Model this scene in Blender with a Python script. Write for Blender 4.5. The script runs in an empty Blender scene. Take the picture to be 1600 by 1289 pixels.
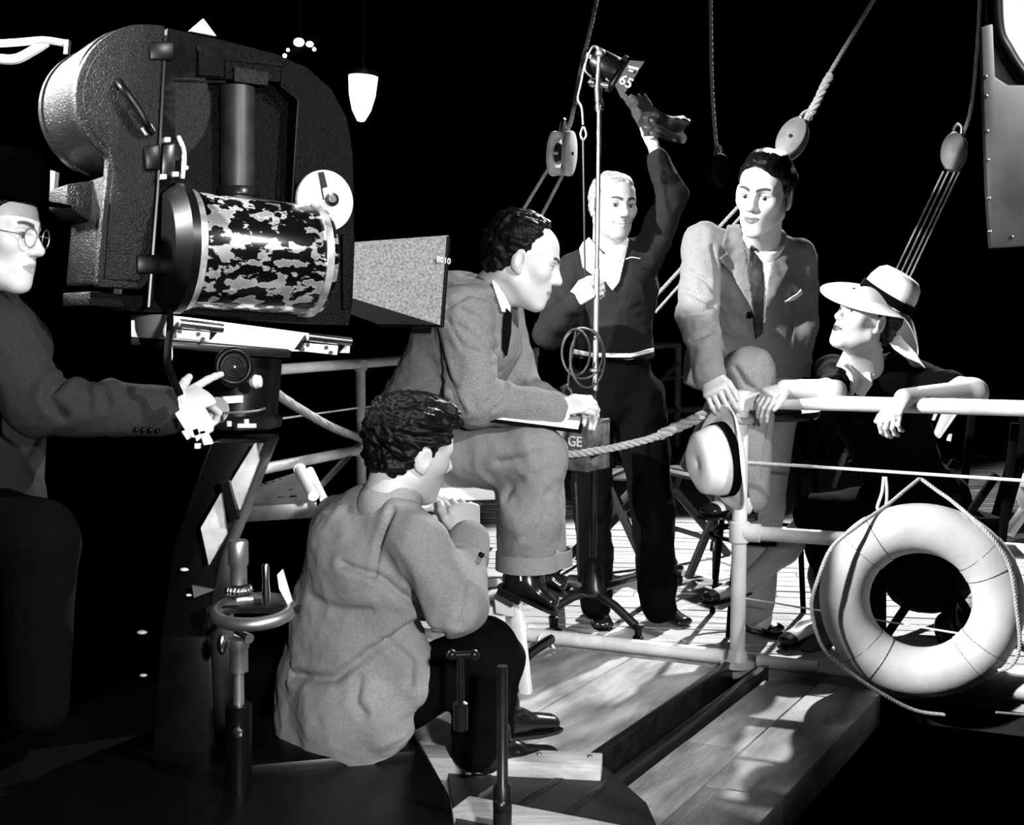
import bpy, bmesh, math, random
import numpy as np
import openvdb
from mathutils import Vector, Matrix

# ------------------------------------------------------------------ camera, world, lights
F, CH = 1900.0, 1.18                      # focal length in pixels of a 1600 px wide frame, eye height
TH = math.atan((644.5 - 490.0) / F)       # slight downward tilt
SC = bpy.context.scene
COL = SC.collection
cd = bpy.data.cameras.new('camera'); cam = bpy.data.objects.new('camera', cd); COL.objects.link(cam)
cd.sensor_fit = 'HORIZONTAL'; cd.sensor_width = 36.0; cd.lens = F / 1600.0 * 36.0; cd.clip_start = 0.05
cam.location = (0, 0, CH); cam.rotation_euler = (math.pi / 2 - TH, 0, 0)
SC.camera = cam
w = bpy.data.worlds.new('night'); SC.world = w; w.use_nodes = True
w.node_tree.nodes['Background'].inputs[0].default_value = (0, 0, 0, 1)
w.node_tree.nodes['Background'].inputs[1].default_value = 0.0

def spot(name, loc, target, power, angle, size=0.12, blend=0.25):
    d = bpy.data.lights.new(name, 'SPOT'); d.energy = power; d.spot_size = math.radians(angle)
    d.spot_blend = blend; d.shadow_soft_size = size
    o = bpy.data.objects.new(name, d); COL.objects.link(o); o.location = loc
    o.rotation_euler = (Vector(target) - Vector(loc)).to_track_quat('-Z', 'Y').to_euler()
    return o
# studio lamps standing round the set, out of frame
spot('key_lamp', (-3.1, 1.6, 3.1), (1.25, 4.35, 1.2), 2200, 33, 0.08)
spot('front_lamp', (0.55, -0.25, 1.45), (-0.62, 3.2, 0.9), 310, 52, 0.06, 0.4)
spot('cross_lamp', (2.7, 0.5, 3.3), (-0.25, 3.4, 0.95), 620, 34, 0.08)
spot('back_lamp', (2.9, 9.0, 5.0), (0.8, 4.6, 0.2), 2700, 40, 0.06)
spot('rim_lamp', (-4.2, 4.6, 3.6), (-1.2, 3.2, 1.78), 1700, 16, 0.12)
SC.view_settings.view_transform = 'Standard'; SC.view_settings.look = 'None'
SC.view_settings.gamma = 1.0; SC.view_settings.use_curve_mapping = False
SC.view_settings.exposure = 0.72

# ------------------------------------------------------------------ pixel -> place
_c, _s = math.cos(TH), math.sin(TH)
def A(*v): return np.array(v, float)
def ray(px, py):
    u = (px - 800) / F; v = -(py - 644.5) / F
    return A(u, _c + v * _s, -_s + v * _c)
def P(px, py, Y):
    r = ray(px, py); return A(0, 0, CH) + r * (Y / r[1])
def G(px, py, z=0.0):
    r = ray(px, py); return A(0, 0, CH) + r * ((z - CH) / r[2])
def proj(x, y, z):
    z = z - CH; d = y * _c - z * _s
    return 800 + F * x / d, 644.5 - F * (y * _s + z * _c) / d
def unit(v): v = np.asarray(v, float); return v / (np.linalg.norm(v) + 1e-12)

# ------------------------------------------------------------------ materials
MATS = {}
def mat(name, c, rough=0.6, metal=0.0, var=0.0, scale=30.0, bump=0.0, bscale=None, spec=0.5, c2=None, thr=None,
        stretch=None, attr=False, emit=0.0, sheen=0.0, trans=0.0):
    if name in MATS: return MATS[name]
    m = bpy.data.materials.new(name); m.use_nodes = True; MATS[name] = m
    nt = m.node_tree; nd = nt.nodes; b = nd['Principled BSDF']
    b.inputs['Base Color'].default_value = (c, c, c, 1)
    b.inputs['Roughness'].default_value = rough; b.inputs['Metallic'].default_value = metal
    b.inputs['Specular IOR Level'].default_value = spec
    if sheen: b.inputs['Sheen Weight'].default_value = sheen
    if trans: b.inputs['Transmission Weight'].default_value = trans
    if emit:
        b.inputs['Emission Color'].default_value = (1, 1, 1, 1); b.inputs['Emission Strength'].default_value = emit
    tc = nd.new('ShaderNodeTexCoord'); src = tc.outputs['Object']
    if stretch:
        if len(stretch) > 3:
            m0 = nd.new('ShaderNodeMapping'); m0.inputs['Rotation'].default_value = (0, 0, stretch[3]); nt.links.new(src, m0.inputs[0]); src = m0.outputs[0]
        mp = nd.new('ShaderNodeMapping'); mp.inputs['Scale'].default_value = stretch[:3]
        nt.links.new(src, mp.inputs[0]); src = mp.outputs[0]
    colout = None
    if var or c2 is not None:
        n = nd.new('ShaderNodeTexNoise'); n.inputs['Scale'].default_value = scale; n.inputs['Detail'].default_value = 5
        nt.links.new(src, n.inputs['Vector'])
        r = nd.new('ShaderNodeValToRGB'); e = r.color_ramp.elements
        if c2 is not None:
            t = thr if thr is not None else 0.5
            e[0].position = max(0, t - 0.03); e[1].position = min(1, t + 0.03)
            e[0].color = (c, c, c, 1); e[1].color = (c2, c2, c2, 1)
        else:
            e[0].position = 0.25; e[1].position = 0.75
            lo, hi = max(0, c * (1 - var)), min(1, c * (1 + var))
            e[0].color = (lo, lo, lo, 1); e[1].color = (hi, hi, hi, 1)
        nt.links.new(n.outputs['Fac'], r.inputs[0]); colout = r.outputs[0]
        if c2 is not None and metal == -1:
            pass
    if attr:
        a = nd.new('ShaderNodeAttribute'); a.attribute_name = 'Col'
        if colout is None:
            nt.links.new(a.outputs['Color'], b.inputs['Base Color'])
        else:
            mx = nd.new('ShaderNodeMix'); mx.data_type = 'RGBA'; mx.blend_type = 'MULTIPLY'; mx.inputs[0].default_value = 1
            nt.links.new(colout, mx.inputs[6]); nt.links.new(a.outputs['Color'], mx.inputs[7]); colout = mx.outputs[2]
            nt.links.new(colout, b.inputs['Base Color'])
    elif colout is not None:
        nt.links.new(colout, b.inputs['Base Color'])
    if bump:
        n2 = nd.new('ShaderNodeTexNoise'); n2.inputs['Scale'].default_value = bscale or scale; n2.inputs['Detail'].default_value = 4
        nt.links.new(src, n2.inputs['Vector'])
        bp = nd.new('ShaderNodeBump'); bp.inputs['Strength'].default_value = bump; bp.inputs['Distance'].default_value = 0.004
        nt.links.new(n2.outputs['Fac'], bp.inputs['Height']); nt.links.new(bp.outputs[0], b.inputs['Normal'])
    return m

M_SKIN = mat('skin', 0.62, 0.45, attr=True, bump=0.05, bscale=300, spec=0.35)
M_HAIR = mat('dark_hair', 0.003, 0.40, bump=0.7, bscale=140, spec=0.13)
M_GREYHAIR = mat('grey_hair', 0.30, 0.5, var=0.6, scale=90, bump=0.6, bscale=160)
M_TWEED = mat('tweed', 0.17, 0.95, var=0.38, scale=260, bump=0.25, bscale=260, spec=0.1)
M_TWEED2 = mat('light_tweed', 0.185, 0.95, var=0.32, scale=330, bump=0.2, bscale=300, spec=0.1)
M_TROUS = mat('light_flannel', 0.30, 0.95, var=0.35, scale=300, bump=0.2, spec=0.1)
M_GABAR = mat('smooth_wool', 0.26, 0.9, var=0.2, scale=200, bump=0.1, spec=0.12)
M_DARKSUIT = mat('dark_wool', 0.022, 0.9, var=0.3, scale=300, bump=0.15, spec=0.08)
M_SWEAT = mat('knit', 0.017, 0.95, var=0.3, scale=300, bump=0.2, spec=0.06)
M_BLACK = mat('black_cloth', 0.002, 0.95, var=0.3, scale=120, spec=0.05)
M_WHITE = mat('white_cotton', 0.80, 0.8, bump=0.1, bscale=60)
M_STRAW = mat('white_straw', 0.85, 0.75, bump=0.25, bscale=200)
M_PAINTW = mat('white_paint', 0.62, 0.42, var=0.25, scale=9, bump=0.12, bscale=40)
M_CANVAS = mat('painted_canvas', 0.46, 0.6, var=0.22, scale=7, bump=0.2, bscale=60)
M_BLKPAINT = mat('black_enamel', 0.002, 0.35, spec=0.2)
M_BLIMP = mat('crinkle_paint', 0.0012, 0.32, bump=1.0, bscale=230, spec=0.09)
M_BLIMP2 = mat('worn_crinkle_paint', 0.006, 0.32, var=0.9, scale=120, bump=1.0, bscale=230, spec=0.22)
M_DKMETAL = mat('dark_metal', 0.008, 0.3, spec=0.35, var=0.5, scale=20)
M_CHROME = mat('polished_steel', 0.62, 0.22, 1.0, var=0.2, scale=12)
M_STEEL = mat('dull_steel', 0.35, 0.4, 0.9, var=0.3, scale=15)
M_WHITEMETAL = mat('bare_aluminium', 0.85, 0.4, 0.3, var=0.1, scale=8)
M_ROPE = mat('manila_rope', 0.36, 0.9, var=0.35, scale=160, bump=0.4)
M_LINE = mat('white_line', 0.6, 0.8, var=0.2, scale=160)
M_LEATHER = mat('black_leather', 0.008, 0.16, spec=0.6)
M_WHITELEATHER = mat('white_leather', 0.72, 0.35)
M_WOOD = mat('bleached_deck', 0.40, 0.75, var=0.55, scale=5, bump=0.25, bscale=30, stretch=(0.9, 14, 14, 0.15))
M_PLANK = mat('stage_plank', 0.27, 0.8, var=0.75, scale=3.2, bump=0.5, bscale=26, stretch=(1.0, 4, 4, -1.035))
M_BEAM = mat('pale_timber', 0.42, 0.7, var=0.3, scale=7, bump=0.2, stretch=(2, 12, 12))
M_DARKWOOD = mat('dark_wood', 0.008, 0.6, var=0.4, scale=20)
M_GROUND = mat('black_stage_floor', 0.0012, 1.0, spec=0.0)
M_PAPER = mat('paper', 0.82, 0.8)
M_GLASS = mat('spectacle_glass', 0.9, 0.05, trans=0.9)
M_WORN = None

# ------------------------------------------------------------------ mesh helpers
def tag(o, label=None, cat=None, group=None, kind=None):
    if label: o['label'] = label
    if cat: o['category'] = cat
    if group: o['group'] = group
    if kind: o['kind'] = kind
    return o
def link(name, me, m, parent=None):
    o = bpy.data.objects.new(name, me); COL.objects.link(o)
    if m is not None: me.materials.append(m)
    if parent is not None:
        o.parent = parent
        if parent.type == 'EMPTY': o.matrix_parent_inverse = Matrix.Translation(-Vector(parent.location))
    return o
def empty(name, loc, label, cat, group=None):
    o = bpy.data.objects.new(name, None); COL.objects.link(o); o.location = Vector([float(a) for a in loc])
    o.empty_display_size = 0.1
    return tag(o, label, cat, group)
def spline(pts, n=12, closed=False):
    pts = [np.asarray(p, float) for p in pts]
    if len(pts) < 3 and not closed:
        return [pts[0] + (pts[-1] - pts[0]) * i / n for i in range(n + 1)]
    out = []; N = len(pts); segs = N if closed else N - 1
    for i in range(segs):
        if closed: p0, p1, p2, p3 = pts[(i - 1) % N], pts[i], pts[(i + 1) % N], pts[(i + 2) % N]
        else: p0, p1, p2, p3 = pts[max(i - 1, 0)], pts[i], pts[i + 1], pts[min(i + 2, N - 1)]
        for j in range(n):
            t = j / n
            out.append(0.5 * (2 * p1 + (p2 - p0) * t + (2 * p0 - 5 * p1 + 4 * p2 - p3) * t * t + (3 * p1 - p0 - 3 * p2 + p3) * t ** 3))
    if not closed: out.append(pts[-1])
    return out
def frame_axes(d):
    d = unit(d); a = A(0, 0, 1) if abs(d[2]) < 0.9 else A(1, 0, 0)
    u = unit(np.cross(a, d)); return u, np.cross(d, u)
class MB:
    def __init__(s): s.v = []; s.f = []
    def add(s, vs, fs):
        b = len(s.v); s.v += [tuple(map(float, p)) for p in vs]; s.f += [tuple(b + i for i in f) for f in fs]; return s
    def box(s, c, ax, ay, az):          # centre and three half-axes
        c, ax, ay, az = map(np.asarray, (c, ax, ay, az)); vs = []
        for k in (-1, 1):
            for j in (-1, 1):
                for i in (-1, 1): vs.append(c + i * ax + j * ay + k * az)
        fl = np.dot(np.cross(ax, ay), az) > 0
        fs = [(0, 2, 3, 1), (4, 5, 7, 6), (0, 1, 5, 4), (2, 6, 7, 3), (0, 4, 6, 2), (1, 3, 7, 5)]
        return s.add(vs, fs if fl else [f[::-1] for f in fs])
    def bar(s, a, b, w, h, up=(0, 0, 1)):
        a, b = np.asarray(a, float), np.asarray(b, float); d = unit(b - a)
        side = unit(np.cross(d, up)); u = np.cross(side, d)
        return s.box((a + b) / 2, (b - a) / 2, side * w / 2, u * h / 2)
    def prism(s, poly, vec):
        n = len(poly); poly = [np.asarray(p, float) for p in poly]; vec = np.asarray(vec, float)
        nrm = sum(np.cross(poly[i] - poly[0], poly[(i + 1) % n] - poly[0]) for i in range(n))
        if np.dot(nrm, vec) > 0: poly = poly[::-1]
        vs = poly + [p + vec for p in poly]
        fs = [tuple(range(n)), tuple(range(2 * n - 1, n - 1, -1))] + [(i, i + n, (i + 1) % n + n, (i + 1) % n) for i in range(n)]
        return s.add(vs, fs)
    def tube(s, pts, r, seg=10, closed=False, caps=True):
        pts = [np.asarray(p, float) for p in pts]; n = len(pts)
        rs = r if hasattr(r, '__len__') else [r] * n
        u = None; vs = []
        for i, p in enumerate(pts):
            d = pts[(i + 1) % n] - pts[i - 1] if closed else pts[min(i + 1, n - 1)] - pts[max(i - 1, 0)]
            d = unit(d)
            if u is None: u, v = frame_axes(d)
            else:
                u = unit(u - d * np.dot(u, d)); v = np.cross(d, u)
            for k in range(seg):
                a = 2 * math.pi * k / seg; vs.append(p + rs[i] * (math.cos(a) * u + math.sin(a) * v))
        fs = []
        for i in range(n if closed else n - 1):
            j = (i + 1) % n
            for k in range(seg):
                l = (k + 1) % seg; fs.append((i * seg + k, i * seg + l, j * seg + l, j * seg + k))
        if caps and not closed: fs += [tuple(range(seg))[::-1], tuple((n - 1) * seg + k for k in range(seg))]
        return s.add(vs, fs)
    def lathe(s, prof, o, axis, seg=32, arc=None):     # profile of (radius, height)
        o = np.asarray(o, float); d = unit(axis); u, v = frame_axes(d); vs = []; n = len(prof)
        for r, h in prof:
            for k in range(seg):
                a = 2 * math.pi * k / seg; vs.append(o + d * h + max(r, 1e-5) * (math.cos(a) * u + math.sin(a) * v))
        fs = [(i * seg + k, i * seg + (k + 1) % seg, (i + 1) * seg + (k + 1) % seg, (i + 1) * seg + k) for i in range(n - 1) for k in range(seg)]
        return s.add(vs, fs)
    def cyl(s, a, b, r, seg=24, r2=None):
        a, b = np.asarray(a, float), np.asarray(b, float); L = np.linalg.norm(b - a); r2 = r if r2 is None else r2
        return s.lathe([(0, 0), (r, 0), (r2, L), (0, L)], a, b - a, seg)
    def ball(s, c, r, seg=16, sc=(1, 1, 1)):
        n = seg // 2; vs = []; c = np.asarray(c, float)
        for i in range(n + 1):
            t = math.pi * i / n
            for k in range(seg):
                a = 2 * math.pi * k / seg
                vs.append(c + r * A(math.sin(t) * math.cos(a) * sc[0], math.sin(t) * math.sin(a) * sc[1], -math.cos(t) * sc[2]))
        return s.add(vs, [(i * seg + k, i * seg + (k + 1) % seg, (i + 1) * seg + (k + 1) % seg, (i + 1) * seg + k) for i in range(n) for k in range(seg)])
    def torus(s, c, axis, R, r, n=64, seg=20):
        d = unit(axis); u, v = frame_axes(d); c = np.asarray(c, float)
        return s.tube([c + R * (math.cos(t) * u + math.sin(t) * v) for t in np.linspace(0, 2 * math.pi, n, endpoint=False)], r, seg, closed=True)
    def rope(s, pts, r, pitch=None, seg=6):
        pts = [np.asarray(p, float) for p in pts]; pitch = pitch or r * 5
        L = 0; ds = [0]
        for i in range(1, len(pts)): L += np.linalg.norm(pts[i] - pts[i - 1]); ds.append(L)
        n = min(400, max(8, int(L / (pitch / 6)))); P3 = np.array(pts); ds = np.array(ds)
        q = np.linspace(0, L, n); pp = [A(*[np.interp(t, ds, P3[:, k]) for k in range(3)]) for t in q]
        for st in range(3):
            line = []; u = None
            for i, p in enumerate(pp):
                d = unit(pp[min(i + 1, n - 1)] - pp[max(i - 1, 0)])
                if u is None: u, v = frame_axes(d)
                else: u = unit(u - d * np.dot(u, d)); v = np.cross(d, u)
                a = 2 * math.pi * (q[i] / pitch + st / 3); line.append(p + r * 0.5 * (math.cos(a) * u + math.sin(a) * v))
            s.tube(line, r * 0.56, seg)
        return s
    def build(s, name, m, parent=None, bevel=0.0, smooth=True, sharp=0.7):
        me = bpy.data.meshes.new(name); me.from_pydata(s.v, [], s.f); me.update()
        if bevel:
            bm = bmesh.new(); bm.from_mesh(me)
            es = [e for e in bm.edges if len(e.link_faces) == 2 and e.calc_face_angle(0) > 0.4]
            bmesh.ops.bevel(bm, geom=es, offset=bevel, segments=2, affect='EDGES', profile=0.5)
            bm.to_mesh(me); bm.free()
        if smooth:
            me.polygons.foreach_set('use_smooth', [True] * len(me.polygons)); me.set_sharp_from_angle(angle=sharp)
        return link(name, me, m, parent)
def text(name, body, c, right, up, size, m, parent, depth=0.0008):
    cu = bpy.data.curves.new(name, 'FONT'); cu.body = body; cu.size = size; cu.align_x = 'CENTER'; cu.align_y = 'CENTER'; cu.extrude = depth
    cu.offset = 0.001 * size / 0.06
    t = bpy.data.objects.new(name, cu); COL.objects.link(t); bpy.context.view_layer.update()
    me = bpy.data.meshes.new_from_object(t.evaluated_get(bpy.context.evaluated_depsgraph_get()))
    bpy.data.objects.remove(t); bpy.data.curves.remove(cu); me.materials.clear()
    r = unit(right); u = unit(np.asarray(up) - r * np.dot(up, r)); n = np.cross(r, u)
    me.transform(Matrix(((r[0], u[0], n[0], c[0]), (r[1], u[1], n[1], c[1]), (r[2], u[2], n[2], c[2]), (0, 0, 0, 1))))
    return link(name, me, m, parent)
def clip(poly, n, d):                       # keep points with n.p <= d
    out = []
    for i in range(len(poly)):
        a, b = poly[i], poly[(i + 1) % len(poly)]
        da, db = np.dot(n, a) - d, np.dot(n, b) - d
        if da <= 0: out.append(a)
        if (da < 0) != (db < 0) and da != db: out.append(a + (b - a) * (da / (da - db)))
    return out

# ------------------------------------------------------------------ the setting
O2 = G(1152, 1040)[:2]; E1 = A(0.92, -0.39); E2 = A(-0.51, -0.86)
def AB(a, b, z=0.0): p = O2 + a * E1 + b * E2; return A(p[0], p[1], z)
floor = tag(MB().box((1, 5, -0.5), (9, 0, 0), (0, 9, 0), (0, 0, 0.02)).build('floor', M_GROUND), 'black studio floor below the ship deck', 'floor', kind='structure')

RN = random.Random(7)
deck = tag(MB().prism([AB(-1.45, -0.06, -0.06), AB(6.2, -0.06, -0.06), A(6.4, 10.2, -0.06), A(0.55, 10.2, -0.06), A(-.8, 6.9, -.06)], (0, 0, -0.08)).build('floor_deck', M_DARKWOOD),
           'dark boards under the bleached planks of the ship deck', 'floor', kind='structure')
nE = A(-E1[1], E1[0]); nE = nE if np.dot(nE, E2) > 0 else -nE    # toward the lens
lA, lB = A(-1.45, 5.5), A(0.35, 9.6); ln = unit(A(-(lB - lA)[1], (lB - lA)[0]))   # left edge under the far rail
dd = unit(A(1, -0.15)); dn = A(-dd[1], dd[0]); k0 = np.dot(dn, A(0, 3.3)); WID = 0.098
for i in range(78):
    y0 = k0 + i * WID; cuts = sorted(RN.uniform(-1.5, 6) for _ in range(2)); xs = [-4] + cuts + [9]
    for j in range(3):
        if xs[j + 1] - xs[j] < 0.3: continue
        poly = [dd * xs[j] + dn * y0, dd * (xs[j + 1] - 0.003) + dn * y0, dd * (xs[j + 1] - 0.003) + dn * (y0 + WID - 0.010), dd * xs[j] + dn * (y0 + WID - 0.010)]
        for n_, d_ in ((nE, np.dot(nE, O2) - 0.03), (ln, np.dot(ln, lA)), (unit(A(-2.6, -.28)), np.dot(unit(A(-2.6, -.28)), A(-.60, 4.3))), (A(0, 1), 10.1), (A(1, 0), 6.2)):
            if len(poly) > 2: poly = clip(poly, n_, d_)
        if len(poly) < 3: continue
        zt = RN.uniform(-0.002, 0.002)
        MB().prism([A(p[0], p[1], -0.055) for p in poly], (0, 0, 0.055 + zt)).build('plank', M_WOOD, deck, smooth=False)

plat = tag(MB().prism([AB(-0.98, 0.05, -0.08), AB(0.1, 0.05, -0.08), AB(0.1, 2.2, -0.08), AB(-0.98, 2.2, -0.08)], (0, 0, -0.3)).build('floor_platform', M_DARKWOOD),
           'dark frame under the wide stage planks in front of the rail', 'floor', kind='structure')
def plank(a0, a1, b0, b1, z=0.0, t=0.07, cham=None):
    g = 0.003
    po = [AB(a0 + g, b0), AB(a1 - g, b0), AB(a1 - g, b1), AB(a0 + g, b1)]
    if cham: po = [AB(a0 + g, b0), AB(a1 - g - 0.02, b0), AB(a1 - g, b0 + 0.035), AB(a1 - g, b1), AB(a0 + g, b1)]
    return MB().prism([A(p[0], p[1], z - t) for p in po], (0, 0, t)).build('plank', M_PLANK, plat, bevel=0.004)
aa = [-0.95, -0.65, -0.347, -0.05]
for i in range(3):
    plank(aa[i], aa[i + 1], 0.05, 1.25 + 0.15 * (i % 2), RN.uniform(-0.003, 0.003)); plank(aa[i], aa[i + 1], 1.253 + 0.15 * (i % 2), 2.1, RN.uniform(-0.003, 0.003))
for i, (a0, a1) in enumerate(((0.13, 0.295), (0.295, 0.5))):
    plank(a0, a1, 0.10 if i else 0.13, 0.78 + 0.3 * i, 0.0 + 0.003 * i, 0.10, cham=i == 1); plank(a0, a1, 0.783 + 0.3 * i, 2.0, 0.002, 0.10)
tr = empty('channel_track', AB(0.04, 0.9, 0), 'black steel channel track running between the stage planks', 'track')
for a0 in (-0.035, 0.085):
    MB().prism([AB(a0, 0.02, -0.07), AB(a0 + 0.028, 0.02, -0.07), AB(a0 + 0.028, 1.45, -0.07), AB(a0, 1.45, -0.07)], (0, 0, 0.088)).build('rail', M_DKMETAL, tr, bevel=0.004)
MB().prism([AB(-0.04, 0.02, -0.09), AB(0.12, 0.02, -0.09), AB(0.12, 1.45, -0.09), AB(-0.04, 1.45, -0.09)], (0, 0, 0.02)).build('channel_bed', M_BLKPAINT, tr)

# ------------------------------------------------------------------ railings
ZT, ZL = 0.905, 0.455
pA = AB(0, 0); pEnd = G(1600, 632, ZT); rd = unit((pEnd - A(pA[0], pA[1], ZT)) * A(1, 1, 0))
rail = empty('deck_railing', pA, 'white pipe railing in front of the woman, with one post on the deck', 'railing')
MB().lathe([(0, 0), (0.058, 0), (0.058, 0.012), (0.036, 0.02), (0.031, 0.05), (0.0255, 0.055), (0.0245, ZT - 0.045), (0.032, ZT - 0.043), (0.034, ZT + 0.006), (0.028, ZT + 0.022), (0, ZT + 0.026)], pA, (0, 0, 1), 28).build('post', M_PAINTW, rail)
MB().lathe([(0.026, 0), (0.034, 0.004), (0.034, 0.07), (0.026, 0.074)], pA + A(0, 0, ZL - 0.037), (0, 0, 1), 28).build('fitting', M_PAINTW, rail)
tA = pA + A(0, 0, ZT - 0.012)
MB().tube([tA + rd * t for t in (0.02, 0.06, 0.061, 3.2)], [0.031, 0.031, 0.0245, 0.0245], 20).build('top_rail', M_PAINTW, rail)
lA3 = pA + A(0, 0, ZL)
MB().tube([lA3 + rd * t for t in (0.02, 0.07, 0.071, 3.2)], [0.031, 0.031, 0.0235, 0.0235], 20).build('lower_rail', M_PAINTW, rail)
def zl(f): return ZL + (ZT - ZL) * f
wA = P(1163, 722, pA[1]); wB = P(1600, 751, (pA + rd * 0.85)[1])
MB().tube([wA, wA + (wB - wA) * 3.0], 0.0052, 8).build('wire', M_LINE, rail)
wA2 = P(1160, 934, pA[1]); wB2 = P(1330, 962, (pA + rd * 0.38)[1])
MB().tube([wA2, wA2 + (wB2 - wA2) * 6.0], 0.003, 8).build('wire', M_LINE, rail)
tag(MB().tube([AB(-1.15, -0.02, 0.02), AB(-0.05, -0.02, 0.02)], 0.026, 16).build('deck_edge_pipe', M_PAINTW),
    'white pipe lying along the deck edge left of the railing post', 'pipe')
tag(MB().tube([AB(0.06, -0.02, 0.018), AB(0.26, -0.02, 0.018)], 0.022, 16).build('deck_edge_pipe', M_PAINTW),
    'short white pipe end lying right of the railing post base', 'pipe')
tag(MB().tube([AB(0.62, -0.03, 0.03), AB(3.2, -0.03, 0.03)], 0.045, 16).build('deck_edge_pipe', M_PAINTW),
    'thick white pipe along the deck edge under the life ring', 'pipe')

ZB = 0.915
def railpt(px, py): return G(px, py, ZB)
a1, a2 = railpt(400, 580), railpt(563, 568); dR = unit(a2 - a1); a0 = a1 - dR * 0.10
a3 = railpt(835, 548)
lr = empty('side_railing', A(a2[0], a2[1], 0), 'pale pipe railing running back along the dark left side of the deck', 'railing')
MB().tube([a0, a1, a2, a2 + (a3 - a2) * 0.97, a3 - A(0, 0, 0.01), a3 - A(0, 0, 0.05)], 0.026, 14).build('top_rail', M_PAINTW, lr)
lz = 0.455
MB().tube([A(*p[:2], lz) for p in (a0, a1, a2, a3)], 0.026, 14).build('lower_rail', M_PAINTW, lr)
MB().tube([A(*p[:2], 0.68) for p in (a0, a1, a2, a3)], 0.005, 8).build('wire', M_LINE, lr)
for p in (a2, a3):
    MB().lathe([(0.05, 0), (0.05, 0.015), (0.026, 0.03), (0.026, lz - 0.04), (0.036, lz - 0.035), (0.036, lz + 0.035), (0.026, lz + 0.04), (0.026, ZB - 0.04), (0.036, ZB - 0.035), (0.034, ZB + 0.02), (0, ZB + 0.03)], A(p[0], p[1], 0), (0, 0, 1), 18).build('post', M_PAINTW, lr)
MB().tube([A(a3[0], a3[1], 0.62), A(a3[0] - 0.42, a3[1] - 0.5, 0.05)], 0.02, 8).build('brace', M_PAINTW, lr)
MB().tube([A(a2[0], a2[1], 0.5), P(500, 760, a2[1] - 0.4)], 0.018, 8).build('brace', M_STEEL, lr)
b1, b2 = railpt(985, 543), railpt(1060, 537)
br = empty('stern_railing', A(b2[0], b2[1], 0), 'small pale pipe railing far behind, between the standing and the seated man', 'railing')
MB().tube([b1, b1 + (b2 - b1) * 0.98, b2 - A(0, 0, 0.05)], 0.032, 12).build('top_rail', M_PAINTW, br)
MB().tube([A(b2[0], b2[1], 0), A(b2[0], b2[1], ZB - 0.03)], 0.03, 12).build('post', M_PAINTW, br)
MB().tube([A(b1[0], b1[1], .33), A(b2[0], b2[1], .33), A(b2[0] + 1.0, b2[1] - 0.1, .33)], 0.03, 12).build('lower_rail', M_PAINTW, br)
MB().tube([A(b1[0], b1[1], .62), A(b2[0], b2[1], .62), A(b2[0] + 1.0, b2[1] - 0.1, .62)], 0.012, 8).build('wire', M_LINE, br)
MB().tube([A(b2[0], b2[1], .75), A(b1[0], b1[1] - .2, .42)], 0.022, 8).build('brace', M_PAINTW, br)

# ------------------------------------------------------------------ ropes, pulley blocks
def ropeobj(pts, r, label, m=M_ROPE, n=14, name='rope'):
    return tag(MB().rope(spline(pts, n), r).build(name, m), label, 'rope')
Yr = 3.95
ropeobj([P(400, 588, 4.6), P(430, 614, 4.9), P(470, 640, 5.4), P(520, 668, 6.0), P(566, 686, a2[1] - 0.03)], 0.021, 'frayed manila rope sagging from the big camera to the far railing post', n=20)
r1 = empty('barrier_rope', P(1000, 675, 4.1), 'pale manila barrier rope tied to the railing post, passing the equipment box', 'rope')
MB().rope(spline([P(800, 712, 4.1), P(885, 710, 4.06), P(940, 703, 4.04), P(1000, 690, 4.04), P(1040, 677, 4.05)], 16), 0.0135).build('rope_end', M_ROPE, r1)
MB().rope(spline([P(1030, 680, 4.05), P(1052, 670, 4.04), P(1080, 658, 4.03), P(1105, 645, 4.02), P(1140, 634, 4.0)], 10), 0.019).build('knot', M_ROPE, r1)
MB().torus(A(pA[0], pA[1], ZT - 0.07), (0.1, -0.2, 1), 0.034, 0.012, 20, 8).build('loop', M_ROPE, r1)

def block(c, up, size, label, side=(1, 0, 0), ropes=(), top=None, m=M_PAINTW, face=(0, -1, 0), shackle=True):
    c = np.asarray(c, float); u = unit(up); f = np.asarray(face, float); f = unit(f - u * np.dot(f, u)); l = np.cross(u, f)
    e = empty('pulley_block', c, label, 'pulley')
    for sgn in (1, -1):
        ring = [c + f * (sgn * size * 0.13) + size * (0.34 * math.cos(t) * l + 0.55 * math.sin(t) * u) for t in np.linspace(0, 2 * math.pi, 26, endpoint=False)]
        MB().prism(ring, f * size * 0.15 * sgn).build('cheek', m, e, bevel=size * 0.04)
    for sgn in (1, -1): MB().box(c + u * sgn * size * 0.44, f * size * 0.2, l * size * 0.17, u * size * 0.08).build('spacer', m, e, bevel=size * 0.03)
    MB().cyl(c - f * size * 0.30, c + f * size * 0.30, size * 0.05, 12).build('axle', M_DKMETAL, e)
    MB().lathe([(0, -0.1 * size), (0.27 * size, -0.1 * size), (0.22 * size, 0), (0.27 * size, 0.1 * size), (0, 0.1 * size)], c, f, 24).build('sheave', M_DKMETAL, e)
    if shackle:
        MB().tube(spline([c + u * 0.5 * size - l * 0.12 * size, c + u * 0.72 * size - l * 0.1 * size, c + u * 0.82 * size, c + u * 0.72 * size + l * 0.1 * size, c + u * 0.5 * size + l * 0.12 * size], 6), size * 0.05, 8).build('shackle', M_STEEL, e)
    for i, (p, q, r) in enumerate(ropes):
        MB().rope([p, q], r).build('rope_fall', M_ROPE, e)
    if top is not None: MB().rope(spline(top, 10), 0.010).build('hanging_rope', M_ROPE, e)
    return e
YB = 5.6
cb = P(878, 240, YB)
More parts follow.
